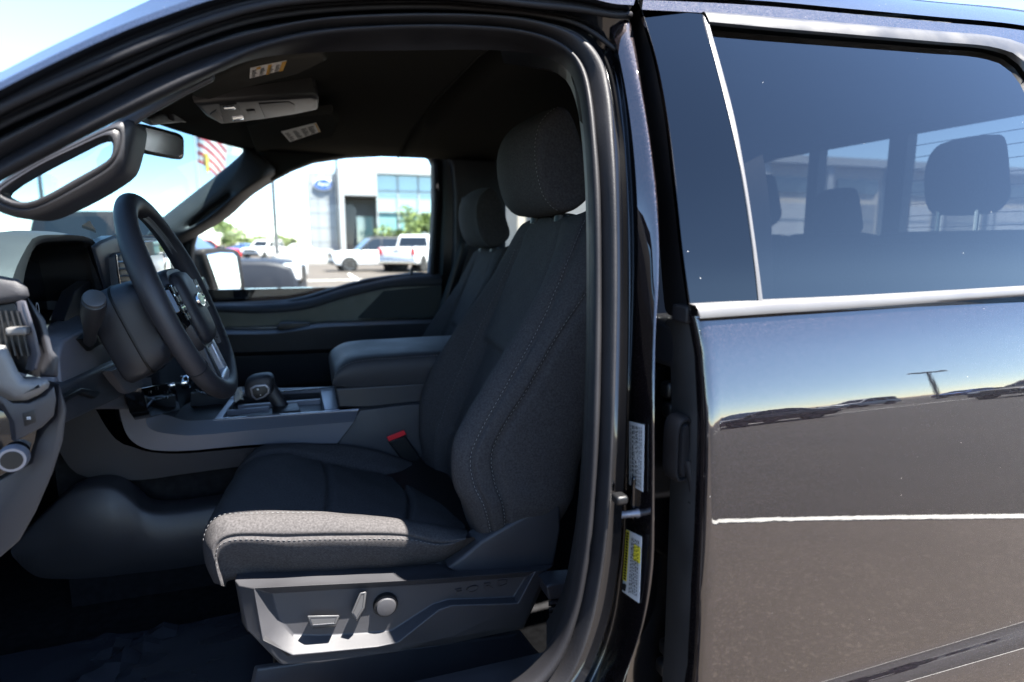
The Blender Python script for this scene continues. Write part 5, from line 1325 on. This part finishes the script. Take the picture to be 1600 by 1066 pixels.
# ================================================================== THE LOT AND WHAT STANDS ON IT
def ground_mat(name, k):
    m = bpy.data.materials.new(name); m.use_nodes = True; MAT[name] = m
    nt = m.node_tree; b = nt.nodes['Principled BSDF']; N = nt.nodes.new; Lk = nt.links.new
    tc = N('ShaderNodeTexCoord')
    n1 = N('ShaderNodeTexNoise'); n1.inputs['Scale'].default_value = 120; n1.inputs['Detail'].default_value = 4; Lk(tc.outputs['Object'], n1.inputs['Vector'])
    n2 = N('ShaderNodeTexNoise'); n2.inputs['Scale'].default_value = .7; n2.inputs['Detail'].default_value = 5; Lk(tc.outputs['Object'], n2.inputs['Vector'])
    v = N('ShaderNodeTexVoronoi'); v.inputs['Scale'].default_value = 85; Lk(tc.outputs['Object'], v.inputs['Vector'])
    r1 = N('ShaderNodeValToRGB'); e = r1.color_ramp.elements; e[0].position = .25; e[0].color = (.026, .0205, .0165, 1); e[1].position = .8; e[1].color = (.047, .037, .0295, 1); Lk(n1.outputs['Fac'], r1.inputs[0])
    s = N('ShaderNodeSeparateColor'); Lk(v.outputs['Color'], s.inputs[0])
    r2 = N('ShaderNodeValToRGB'); e = r2.color_ramp.elements; e[0].position = .80; e[0].color = (0, 0, 0, 1); e[1].position = .97; e[1].color = (.022, .018, .015, 1); Lk(s.outputs[0], r2.inputs[0])
    ad = N('ShaderNodeMix'); ad.data_type = 'RGBA'; ad.blend_type = 'ADD'; ad.inputs[0].default_value = 1; Lk(r1.outputs[0], ad.inputs[6]); Lk(r2.outputs[0], ad.inputs[7])
    r3 = N('ShaderNodeMapRange'); r3.inputs[1].default_value = .3; r3.inputs[2].default_value = .7; r3.inputs[3].default_value = .82 * k; r3.inputs[4].default_value = 1.2 * k; Lk(n2.outputs['Fac'], r3.inputs[0])
    mu = N('ShaderNodeMix'); mu.data_type = 'RGBA'; mu.blend_type = 'MULTIPLY'; mu.inputs[0].default_value = 1; Lk(ad.outputs[2], mu.inputs[6]); Lk(r3.outputs[0], mu.inputs[7])
    Lk(mu.outputs[2], b.inputs['Base Color']); b.inputs['Roughness'].default_value = .9
    bp = N('ShaderNodeBump'); bp.inputs['Strength'].default_value = .5; bp.inputs['Distance'].default_value = .004; Lk(n1.outputs['Fac'], bp.inputs['Height']); Lk(bp.outputs[0], b.inputs['Normal'])
ground_mat('asphalt', 1.6)
ground_mat('fresh_asphalt', .48)
mat('field_soil', (.30, .25, .17), .95, var=.35, vscale=.02)
mat('road_paint', (.74, .72, .66), .7, var=.18, vscale=14, bump=.4, scale=90)
mat('concrete', (.36, .35, .33), .85, var=.12, vscale=2)
mat('white_panel', (.34, .345, .35), .45, var=.04, vscale=.4)
mat('grey_panel', (.24, .255, .27), .45, var=.05, vscale=.4)
mat('bay_grey', (.12, .12, .118), .6)
mat('beige_wall', (.36, .32, .26), .8, var=.08, vscale=.6)
mat('teal_glass', (.20, .38, .38), .05, spec=.9, coat=1, coat_ior=2.0)
mat('dark_glass', (.012, .014, .016), .05, spec=.8)
mat('tyre', (.018, .018, .018), .85, bump=.3, scale=60)
mat('alloy', (.50, .50, .52), .3, metal=.9)
mat('steel_pole', (.06, .065, .07), .5)
mat('light_pole', (.5, .5, .5), .5)
mat('tail_red', (.45, .02, .03), .25, coat=.6)
mat('lamp_clear', (.75, .76, .78), .15, coat=.8)
mat('amber', (.75, .25, .03), .3)
mat('flag_red', (.50, .04, .06), .8); mat('flag_white', (.80, .80, .79), .8); mat('flag_yellow', (.75, .52, .08), .8); mat('flag_blue', (.04, .06, .20), .8)
mat('bark', (.12, .085, .06), .9, bump=.6, scale=30)
mat('leaf_light', (.20, .26, .07), .7); mat('leaf_mid', (.12, .17, .045), .7); mat('leaf_dark', (.05, .085, .02), .7)
for nm, c in (('car_white', (.72, .72, .72)), ('car_silver', (.42, .43, .45)), ('car_charcoal', (.014, .016, .023)), ('car_red', (.38, .02, .025)), ('car_blue', (.03, .08, .24)), ('car_black', (.012, .012, .014))):
    mat(nm, c, .5, metal=.3 if nm in ('car_silver', 'car_blue') else 0, coat=.0 if nm == 'car_charcoal' else 1, coat_rough=.03, spec=.25)

lot = G().add([(-400, -160, 0), (400, -160, 0), (400, 110, 0), (-400, 110, 0)], [(0, 1, 2, 3)]).build('asphalt_lot', 'asphalt', None, smooth=0)
lot['kind'] = 'structure'
fld = G().add([(-1500, -1500, -.02), (1500, -1500, -.02), (1500, 1500, -.02), (-1500, 1500, -.02)], [(0, 1, 2, 3)]).build('field', 'field_soil', None, smooth=0)
fld['kind'] = 'structure'
def stripe(a, b, w=.11):
    a, b = Vector(a), Vector(b); d = (b - a).normalized(); s_ = Vector((-d.y, d.x, 0)) * w / 2; z = Vector((0, 0, .009))
    G().nest([[a - s_, b - s_, b + s_, a + s_], [p + z for p in (a - s_, b - s_, b + s_, a + s_)]], False, True).build('parking_line', 'road_paint', lot, smooth=0)
lane = G().add([(-25.2, -25.22, .004), (6.6, .34, .004), (70, .34, .004), (70, -70, .004), (-25.2, -70, .004)], [(0, 1, 2, 3, 4)]).build('drive_lane', 'fresh_asphalt', None, smooth=0)
lane['kind'] = 'structure'
stripe((1.3, -3.92, 0), (2.60, -2.875, 0)); stripe((2.60, -2.875, 0), (6.6, .34, 0))
stripe((-4.0, -2.6, 0), (.2, -2.6 + 3.9, 0)) if False else None
for k in range(7):
    x = -6 + k * 3.0 + 10
    stripe((x, -20.5, 0), (x, -15.5, 0))
stripe((4, -15.4, 0), (40, -15.4, 0))
for k in range(8): stripe((-14 + k * 3.2, 25, 0), (-14 + k * 3.2, 30, 0))
stripe((-20, 24.9, 0), (12, 24.9, 0), .15)

# ------------------------------------------------------------------ vehicles
def vehicle(kind, name, label, cat, paint_, x, y, heading, group=None, roof=None):
    root = empty(name, (x, y, 0)); tag(root, label, cat, group)
    ch, sh = math.cos(heading), math.sin(heading)
    def T(p): return Vector((x + p[0] * ch - p[1] * sh, y + p[0] * sh + p[1] * ch, p[2]))
    P_ = {
     'suv': dict(L=4.45, W=1.88, H=1.80, low=[(-2.2, .42), (-2.22, .95), (-2.12, 1.08), (.75, 1.10), (1.85, 1.05), (2.15, .98), (2.22, .80), (2.22, .45), (2.05, .32), (-2.05, .32)],
                 top=[(-2.08, 1.07), (-1.95, 1.70), (-1.7, 1.79), (-.2, 1.80), (.15, 1.76), (.85, 1.10)], wx=(-1.35, 1.40), wr=.36, posts=(-1.25, -.35, .45)),
     'pickup': dict(L=5.85, W=2.03, H=1.93, low=[(-2.9, .55), (-2.92, 1.22), (-2.85, 1.27), (-.75, 1.27), (-.7, 1.20), (1.0, 1.20), (2.55, 1.18), (2.85, 1.08), (2.92, .80), (2.9, .48), (2.7, .38), (-2.7, .42)],
                 top=[(-.78, 1.24), (-.66, 1.84), (-.45, 1.92), (.55, 1.93), (.80, 1.88), (1.55, 1.20)], wx=(-1.85, 1.80), wr=.41, posts=(-.55, .32, 1.1)),
     'sedan': dict(L=4.75, W=1.84, H=1.44, low=[(-2.35, .42), (-2.38, .88), (-2.2, .98), (-1.4, 1.0), (.9, .94), (1.9, .82), (2.3, .68), (2.38, .5), (2.3, .28), (-2.2, .26)],
                 top=[(-1.75, .97), (-.95, 1.40), (-.5, 1.44), (.15, 1.43), (.4, 1.38), (1.15, .93)], wx=(-1.42, 1.40), wr=.33, posts=(-1.0, -.1, .7))}[kind]
    w = P_['W'] / 2
    n = 64
    low = [Vector((p[0], 0, p[1])) for p in P_['low']]
    # wheel arches are cut as recessed dark rings; the body is a rounded slab of the side profile
    lp_ = lin(low + [low[0]], n + 1)[:-1]
    def sect(yy, d): return [T((p.x, yy, p.z)) for p in inset(lp_, d)]
    G().nest([sect(-w, .07), sect(-w + .015, .03), sect(-w + .06, 0), sect(w - .06, 0), sect(w - .015, .03), sect(w, .07)], True, True).build('car_body', paint_, root, smooth=50)
    tp = [Vector((p[0], 0, p[1])) for p in P_['top']]
    zb, zt_ = tp[0].z, max(p.z for p in tp)
    def gh(side, d, out=0.0):
        o = []
        for p in inset(tp, d):
            t = (p.z - zb) / (zt_ - zb); yy = (w - .05) - .17 * t + out
            o.append(T((p.x, side * yy, p.z)))
        return o
    G().nest([gh(-1, .03, .012), gh(-1, 0), gh(1, 0), gh(1, .03, .012)], True, True).build('cabin_shell', roof or paint_, root, smooth=40)
    # side windows split by the posts
    for side in (-1, 1):
        cuts = [tp[0].x - .05] + list(P_['posts']) + [tp[-1].x + .05]
        for a, b in zip(cuts, cuts[1:]):
            pts = []
            ins = inset(tp, .075)
            def zat(xx):
                zs = []
                for q, r_ in zip(ins, ins[1:]):
                    if min(q.x, r_.x) <= xx <= max(q.x, r_.x) and abs(r_.x - q.x) > 1e-6: zs.append(q.z + (r_.z - q.z) * (xx - q.x) / (r_.x - q.x))
                return max(zs) if zs else None
            xa, xb = max(a + .04, ins[0].x + .01), min(b - .04, ins[-1].x - .01)
            if xb - xa < .12: continue
            zl = zb + .06; up_ = [(xx, zat(xx)) for xx in [xa + (xb - xa) * k / 6 for k in range(7)]]
            pts = [(xa, zl)] + [(q, z) for q, z in up_ if z and z > zl] + [(xb, zl)]
            lw = []
            for q, z in pts:
                t = (z - zb) / (zt_ - zb); lw.append(T((q, side * ((w - .05) - .17 * t + .018), z)))
            if len(lw) > 3: G().add(lw, [tuple(range(len(lw)))]).build('side_window', 'dark_glass', root, smooth=0)
    def cross(p, q, mt, nm, inn=.10, lift=.014):
        d = Vector((q[0] - p[0], 0, q[1] - p[1])); nn_ = Vector((-d.z, 0, d.x)).normalized()
        if nn_.z < 0: nn_ = -nn_
        a = Vector((p[0], 0, p[1])) + d * .10 + nn_ * lift; b = Vector((p[0], 0, p[1])) + d * .92 + nn_ * lift
        wa, wb = w - .05 - .17 * (a.z - zb) / (zt_ - zb) - inn, w - .05 - .17 * (b.z - zb) / (zt_ - zb) - inn
        G().add([T((a.x, -wa, a.z)), T((a.x, wa, a.z)), T((b.x, wb, b.z)), T((b.x, -wb, b.z))], [(0, 1, 2, 3)]).build(nm, mt, root, smooth=0)
    cross(P_['top'][-1], P_['top'][-2], 'dark_glass', 'windscreen'); cross(P_['top'][0], P_['top'][1], 'dark_glass', 'rear_window')
    for wx in P_['wx']:
        for side in (-1, 1):
            r_ = P_['wr']; c0 = T((wx, side * (w - .10), r_)); axd = T((wx, side * w, r_)) - T((wx, 0, r_))
            G().lathe(c0, axd, [(.0, r_ * 1.18), (.102, r_ * 1.18), (.1022, r_ * 1.0)], 28).build('wheel_arch', 'black_plastic', root, smooth=30)
            ty = G().lathe(c0, axd, [(-.12, r_ * .9), (-.10, r_), (.10, r_), (.125, r_ * .94), (.128, r_ * .66)], 28).build('wheel', 'tyre', root, smooth=40)
            G().lathe(c0, axd, [(.10, r_ * .66), (.129, r_ * .66), (.120, r_ * .5), (.108, r_ * .15), (.118, .05)], 20).build('wheel_rim', 'alloy', ty, smooth=40)
            for k in range(5):
                a = 2 * math.pi * k / 5 + .3; u_ = axd.normalized(); e1 = Vector((0, 0, 1)); e2 = u_.cross(e1)
                c1 = c0 + u_ * .126 + (e1 * math.cos(a) + e2 * math.sin(a)) * r_ * .40
                dd = (e1 * math.cos(a) + e2 * math.sin(a)); tt_ = u_.cross(dd)
                G().add([c1 - dd * r_ * .17 - tt_ * .03, c1 - dd * r_ * .17 + tt_ * .03, c1 + dd * r_ * .17 + tt_ * .055, c1 + dd * r_ * .17 - tt_ * .055], [(0, 1, 2, 3)]).build('rim_opening', 'tyre', ty, smooth=0)
    fx_, bx2 = max(p[0] for p in P_['low']), min(p[0] for p in P_['low'])
    hz = {'suv': .88, 'pickup': 1.0, 'sedan': .66}[kind]
    for side in (-1, 1):
        G().box(T((fx_ - .12, side * (w - .22), hz)), (.30, .34, .17 if kind != 'pickup' else .26), Matrix.Rotation(heading, 3, 'Z')).build('headlight', 'lamp_clear', root, bevel=.03)
        G().box(T((fx_ - .22, side * (w - .10), hz - .10)), (.16, .18, .07), Matrix.Rotation(heading, 3, 'Z')).build('marker_lamp', 'amber', root, bevel=.01)
        G().box(T((bx2 + .05, side * (w - .14), hz + .06)), (.14, .22, .16 if kind != 'pickup' else .34), Matrix.Rotation(heading, 3, 'Z')).build('tail_light', 'tail_red', root, bevel=.02)
        G().box(T((P_['top'][-1][0] - .12, side * (w + .09), zb + .10)), (.12, .20, .15), Matrix.Rotation(heading, 3, 'Z')).build('door_mirror', 'black_plastic', root, bevel=.03)
    G().box(T((fx_ - .03, 0, hz - .05)), (.10, w * 1.25, .26), Matrix.Rotation(heading, 3, 'Z')).build('grille', 'black_plastic', root, bevel=.02)
    G().box(T((fx_ - .05, 0, .48)), (.22, w * 1.9, .20), Matrix.Rotation(heading, 3, 'Z')).build('front_bumper', 'black_plastic', root, bevel=.05)
    G().box(T((bx2 + .02, 0, .55)), (.22, w * 1.9, .20), Matrix.Rotation(heading, 3, 'Z')).build('rear_bumper', 'black_plastic' if kind != 'pickup' else 'chrome', root, bevel=.05)
    if kind == 'pickup':
        G().box(T((bx2 + .005, 0, 1.0)), (.03, w * 1.35, .40), Matrix.Rotation(heading, 3, 'Z')).build('tailgate', paint_, root, bevel=.02)
        G().box(T((bx2 - .012, 0, 1.13)), (.02, .22, .07), Matrix.Rotation(heading, 3, 'Z')).build('tailgate_handle', 'black_plastic', root, bevel=.01)
        G().box(T((-1.82, 0, 1.262)), (2.0, w * 1.7, .02), Matrix.Rotation(heading, 3, 'Z')).build('bed_cover', 'black_plastic', root, smooth=0)
    if kind == 'suv':
        for side in (-1, 1): G().tube([T((-1.6, side * (w - .26), 1.79)), T((-1.5, side * (w - .26), 1.84)), T((.0, side * (w - .26), 1.85)), T((.1, side * (w - .26), 1.79))], .02, 8).build('roof_rail', 'black_plastic', root)
    return root
def gp(px, D): return U(px, 381, D)
P1 = gp(580, 32)
vehicle('suv', 'parked_suv', 'white boxy suv with black roof rails parked before the grey service bay', 'suv', 'car_white', P1.x + .2, 33.6, R(186), 'vehicles seen through the far window', roof='car_black')
P1 = gp(619, 30.5)
vehicle('pickup', 'parked_pickup', 'white pickup truck showing its tailgate and red tail light', 'pickup truck', 'car_white', P1.x + 2.92 * math.cos(R(58)), 30.5 + 2.92 * math.sin(R(58)), R(58), 'vehicles seen through the far window')
P1 = gp(472, 68)
vehicle('sedan', 'parked_sedan', 'silver sedan parked far off, left of the dealership building', 'car', 'car_silver', P1.x, 68, R(5), 'vehicles seen through the far window')
P1 = gp(412, 62)
vehicle('suv', 'parked_suv', 'white suv parked far off beside the silver sedan', 'suv', 'car_white', P1.x, 62, R(-120), 'vehicles seen through the far window')
P1 = gp(324, 52)
vehicle('suv', 'parked_suv', 'red suv whose roof shows above the far door mirror', 'suv', 'car_red', P1.x, 52, R(20), 'vehicles seen through the far window')
P1 = gp(385, 80)
vehicle('sedan', 'parked_sedan', 'blue sedan parked far off in front of the green bushes', 'car', 'car_blue', P1.x, 80, R(10), 'vehicles seen through the far window')
vehicle('pickup', 'parked_pickup', 'charcoal pickup truck facing right, its fender seen behind the door mirror', 'pickup truck', 'car_charcoal', -2.95, 10.9, R(-4), 'vehicles seen through the far window')
vehicle('sedan', 'parked_sedan', 'black sedan parked across the lot, mirrored in the rear door paint', 'car', 'car_black', 11.4, -13.6, R(180), 'cars mirrored in the rear door')
vehicle('suv', 'parked_suv', 'charcoal suv parked across the lot, mirrored at the rear of the door', 'suv', 'car_charcoal', 20.5, -11.5, R(180), 'cars mirrored in the rear door')
for k, (x_, y_, kd, pc, lb) in enumerate(((22, -24, 'sedan', 'car_white', 'white sedan in the distant parked row, mirrored in the rear door'), (30, -27, 'suv', 'car_silver', 'silver suv in the distant parked row, mirrored in the rear door'),
        (38, -26, 'sedan', 'car_blue', 'blue sedan in the distant parked row, mirrored in the rear door'), (33, -16, 'pickup', 'car_black', 'black pickup behind the charcoal suv, mirrored in the rear door'))):
    vehicle(kd, 'parked_' + kd, lb, 'car', pc, x_, y_, R(180 if k % 2 else 0), 'cars mirrored in the rear door')

# ------------------------------------------------------------------ dealership building
bd = empty('dealership_building', gp(590, 72)); tag(bd, 'white and grey panelled dealership building with glass front and blue oval sign', 'building')
YB = 72.0
def BX(px): return gp(px, YB).x
def BZ(py): return U(590, py, YB).z
def block(name, x0, x1, y0, y1, z0, z1, mt, bev=0):
    return G().box(((x0 + x1) / 2, (y0 + y1) / 2, (z0 + z1) / 2), (abs(x1 - x0), y1 - y0, z1 - z0)).build(name, mt, bd, smooth=0, bevel=bev)
block('wall', BX(487), BX(528), YB, YB + 20, 0, BZ(273), 'grey_panel')
block('wall', BX(528) + .01, BX(540), YB - .8, YB + 20, 0, BZ(266), 'white_panel')
block('wall', BX(540) + .01, BX(591), YB - .8, YB + 20, BZ(307), BZ(265), 'white_panel')
block('bay_wall', BX(540) + .02, BX(591), YB + 3, YB + 20, 0, BZ(308), 'bay_grey')
block('bay_door', BX(562), BX(588), YB + 2.9, YB + 3.1, 0, BZ(337), 'teal_glass')
for k in range(5): block('wall_joint', BX(487), BX(528), YB - .02, YB + .02, 1.6 + k * 1.6, 1.64 + k * 1.6, 'bay_grey')
for px in (500, 514): block('wall_joint', BX(px) - .02, BX(px) + .02, YB - .025, YB + .02, 0, BZ(273), 'bay_grey')
gx0, gx1 = BX(591), BX(800)
block('glass_wall', gx0, gx1, YB + .3, YB + 20, 0, BZ(272), 'teal_glass')
block('parapet', gx0, gx1, YB - .6, YB + 20, BZ(272), BZ(258), 'white_panel')
for k in range(12): block('mullion', gx0 + k * 2.4, gx0 + k * 2.4 + .14, YB + .1, YB + .4, 0, BZ(272), 'white_panel')
for z in (.2, 2.6, 5.0, 7.4): block('transom', gx0, gx1, YB + .12, YB + .38, z, z + .12, 'white_panel')
sc_ = Vector((BX(509), YB - .15, BZ(291)))
def ov(rx, rz, y): return [sc_ + Vector((rx * math.cos(2 * math.pi * k / 40), y, rz * math.sin(2 * math.pi * k / 40))) for k in range(40)]
so_ = G().nest([ov(1.02, .66, .15), ov(1.02, .66, -.10), ov(.97, .61, -.12)], True, True).build('oval_sign', 'white_enamel', bd, smooth=40)
G().nest([ov(.94, .58, -.12), ov(.93, .57, -.14)], False, True).build('sign_field', 'blue_badge', so_, smooth=0)
text('sign_script', 'Ford', sc_ + Vector((0, -.15, 0)), (1, 0, 0), (0, 0, 1), .62, 'white_enamel', so_, shear=.35)
# long service building seen through the rear windows
sb = empty('service_building', (28, 33, 0)); tag(sb, 'long beige service building with garage doors, seen through the rear windows', 'building')
G().box((40, 36, 3.2), (58, 10, 6.4)).build('wall', 'beige_wall', sb, smooth=0)
G().box((40, 36, 6.6), (59, 11, .5)).build('roof_edge', 'grey_panel', sb, smooth=0)
for k in range(11):
    x = 12 + k * 5.0
    G().box((x, 30.9, 3.2), (.5, .4, 6.4)).build('pilaster', 'grey_panel', sb, smooth=0)
    G().box((x + 2.5, 30.97, 2.0), (3.4, .16, 4.0)).build('garage_door', 'white_panel' if k % 2 else 'bay_grey', sb, smooth=0)
    G().box((x + 2.5, 30.96, 5.1), (3.4, .16, .9)).build('window', 'dark_glass', sb, smooth=0)
    for z in (1.0, 2.0, 3.0): G().box((x + 2.5, 30.87, z), (3.4, .05, .05)).build('door_seam', 'grey_panel', sb, smooth=0)
# ------------------------------------------------------------------ poles, flags, kerb, trees
def lamp_post(px, D, ztop, label):
    p = gp(px, D); r = empty('lamp_post', (p.x, D, 0)); tag(r, label, 'lamp post', 'lot lamp posts')
    G().tube([(p.x, D, 0), (p.x, D, ztop)], [.14, .09], 10).build('pole', 'steel_pole', r)
    G().lathe((p.x, D, 0), (0, 0, 1), [(0, .32), (.75, .32), (.78, .28)], 14).build('base', 'concrete', r, smooth=30)
    for s_ in (-1, 1):
        G().tube([(p.x, D, ztop - .1), (p.x + s_ * .8, D, ztop)], .05, 8).build('arm', 'steel_pole', r)
        G().box((p.x + s_ * 1.1, D, ztop), (.7, .35, .12)).build('lamp_head', 'steel_pole', r, bevel=.03)
lamp_post(432, 40, 9.5, 'dark lamp post standing left of the dealership building')
lamp_post(531, 55, 9.6, 'dark lamp post standing in front of the grey sign wall')
lamp_post(74, 46, 11, 'thin lamp post seen through the grab handle opening')
def lamp_at(x, y, z, label):
    r = empty('lamp_post', (x, y, 0)); tag(r, label, 'lamp post', 'lot lamp posts')
    G().tube([(x, y, 0), (x, y, z)], [.14, .09], 10).build('pole', 'steel_pole', r)
    G().box((x, y, z), (2.8, .3, .12)).build('lamp_head', 'steel_pole', r, bevel=.03)
lamp_at(33, -24.5, 5.2, 'lamp post with twin heads mirrored in the rear door paint')
fp = gp(317, 60)
r = empty('flag_pole', (fp.x, 60, 0)); tag(r, 'tall pale flag pole carrying a striped flag', 'flag pole')
G().tube([(fp.x, 60, 0), (fp.x, 60, 16.5)], [.12, .06], 10).build('pole', 'light_pole', r)
G().lathe((fp.x, 60, 16.5), (0, 0, 1), [(0, .05), (.08, .12), (.2, .12), (.28, .03)], 12).build('finial', 'flag_yellow', r)
flag = empty('striped_flag', (fp.x, 60, 9.2)); tag(flag, 'large red and white striped flag hanging in folds from the pole', 'flag')
ft, fbm = U(317, 168, 60).z, U(317, 255, 60).z
for k in range(13):                       # stripes run slantwise down the hanging cloth
    rows = []
    for f in (k / 13, (k + 1) / 13):
        rows.append([Vector((fp.x + .1 + 2.6 * t * (1 - .25 * f), 60 + .35 * math.sin(t * 9 + f * 3), ft + (fbm - ft) * f - 1.5 * t * t - .6 * t)) for t in [i / 12 for i in range(13)]])
    G().grid(rows).build('stripe', 'flag_red' if k % 2 == 0 else 'flag_white', flag, smooth=180)
G().grid([[Vector((fp.x + .08 + 1.1 * t, 59.93 + .35 * math.sin(t * 4 + f * 3), ft + (fbm - ft) * f * .22 - .7 * t)) for t in [i / 8 for i in range(9)]] for f in (0, .5, 1)]).build('canton', 'flag_blue', flag, smooth=180)
def small_flag(name, label, px0, py0, px1, py1, mt, D=61):
    a, b = U(px0, py0, D), U(px1, py1, D); rows = []
    for i in range(9):
        t = i / 8; rows.append([Vector((a.x + (b.x - a.x) * t, D + .25 * math.sin(t * 8 + f), a.z + (b.z - a.z) * f - .35 * t * (1 - t))) for f in (0, .25, .5, .75, 1)])
    o = G().grid(rows).build(name, mt, None, smooth=180); tag(o, label, 'flag')
small_flag('yellow_flag', 'small yellow flag hanging low on the flag pole', 318, 238, 327, 268, 'flag_yellow', 59.5)
small_flag('white_flag', 'plain white flag blowing beside the striped flag', 346, 214, 384, 242, 'flag_white', 64)
kb = G().box((gp(470, 46).x, 46, .10), (9.5, 1.6, .26)).build('kerb_island', 'concrete', None, smooth=0, bevel=.04); kb['kind'] = 'structure'
kw = G().box((gp(455, 50).x + 1, 50, .5), (4.2, .35, 1.0)).build('low_wall', 'concrete', None, smooth=0, bevel=.03); tag(kw, 'low pale concrete wall on the island by the lamp post', 'wall')
gr = G().box((gp(398, 55).x, 55, .06), (5.0, 3.0, .30)).build('gravel_bed', 'field_soil', None, smooth=0, bevel=.04); gr['kind'] = 'structure'
def bush(name, label, x, y, z0, rx, rz, n, mats, trunk=0.0, seed=1):
    rg = random.Random(seed); r = empty(name, (x, y, 0)); tag(r, label, 'tree' if trunk else 'bush', 'greenery behind the lot')
    if trunk:
        G().tube([(x, y, 0), (x + .05, y, z0 * .6), (x, y, z0 + rz * .5)], [trunk, trunk * .8, trunk * .4], 8).build('trunk', 'bark', r)
        for k in range(4):
            a = k * 1.6; G().tube([(x, y, z0 * .8), (x + math.cos(a) * rx * .6, y + math.sin(a) * rx * .6, z0 + rz * .6)], [trunk * .5, trunk * .15], 6).build('limb', 'bark', r)
    cl = [(rg.uniform(-.7, .7), rg.uniform(-.7, .7), rg.uniform(-.6, .7), rg.uniform(.3, .55)) for _ in range(9)]
    for mi, mt in enumerate(mats):
        g = G()
        for k in range(n // len(mats)):
            c = rg.choice(cl); d = Vector((rg.gauss(0, 1), rg.gauss(0, 1), rg.gauss(0, 1))).normalized() * c[3] * rg.uniform(.5, 1.1)
            p = Vector((x + (c[0] + d.x) * rx, y + (c[1] + d.y) * rx, z0 + rz * .6 + (c[2] + d.z) * rz * .7))
            a = Vector((rg.uniform(-1, 1), rg.uniform(-1, 1), rg.uniform(-1, 1))).normalized(); b = a.cross(Vector((rg.uniform(-1, 1), rg.uniform(-1, 1), .3))).normalized(); s_ = rg.uniform(.10, .22)
            g.add([p - a * s_, p + b * s_ * .5, p + a * s_, p - b * s_ * .5], [(0, 1, 2, 3)])
        o = g.build('crown', mt, r, smooth=0); o['kind'] = 'stuff'
LV = ['leaf_light', 'leaf_mid', 'leaf_dark']
bush('leafy_tree', 'bright green tree standing beyond the white suv', gp(367, 85).x, 85, .8, 2.4, 2.8, 2400, LV, .15, 1)
bush('leafy_tree', 'bright green tree next to the lamp post base', gp(402, 92).x, 92, .5, 2.3, 1.9, 1800, LV, .15, 2)
bush('leafy_bush', 'small green bush above the silver sedan', gp(446, 95).x, 95, .2, 2.2, 1.9, 1500, LV, 0, 3)
bush('leafy_tree', 'green tree growing in front of the glass wall', gp(655, 66).x, 66, 1.4, 2.2, 3.0, 2400, LV, .14, 4)
bush('leafy_bush', 'green bush at the corner of the glass wall', gp(612, 67).x, 67, .3, 2.0, 2.2, 1800, LV, 0, 5)
# far door mirror of the truck
dm = empty('door_mirror', (-.42, 2.1, 1.3), truck)
NM = Vector((.80, -.60, .05)).normalized(); PM = U(348, 428, 2.12)
def UM(x, y, o=0.0):                  # on the plane of the mirror glass
    d = ray(x, y); return CAM_LOC + d * ((PM + NM * o - CAM_LOC).dot(NM) / d.dot(NM))
mo = spl([UM(x, y) for x, y in ((314, 392), (320, 389), (345, 388), (368, 391), (374, 396), (378, 420), (382, 448), (378, 458), (368, 463), (345, 469), (338, 466), (330, 440), (318, 405))], 40, True)
mc = sum(mo, Vector()) / 40
G().nest([[p.lerp(mc, .35) - NM * .11 for p in mo], [p - NM * .06 for p in mo], mo, inset3(mo, .006, NM, .004)], True, True).build('mirror_shell', 'grey_rubber', dm, smooth=60)
mg = [UM(x, y, .005) for x, y in ((322, 398), (344, 394), (364, 395), (370, 401), (374, 425), (377, 446), (374, 455), (364, 459), (348, 463), (343, 458), (334, 432))]
G().nest([mg, inset3(mg, .004, NM, .001)], False, True).build('mirror_glass', 'chrome', dm, smooth=0)
G().nest([US([(300, 440), (318, 430), (330, 468), (300, 476)], 2.0), US([(300, 450), (322, 440), (334, 466), (304, 474)], 2.10)], True, True).build('mirror_arm', 'black_plastic', dm, bevel=.01)
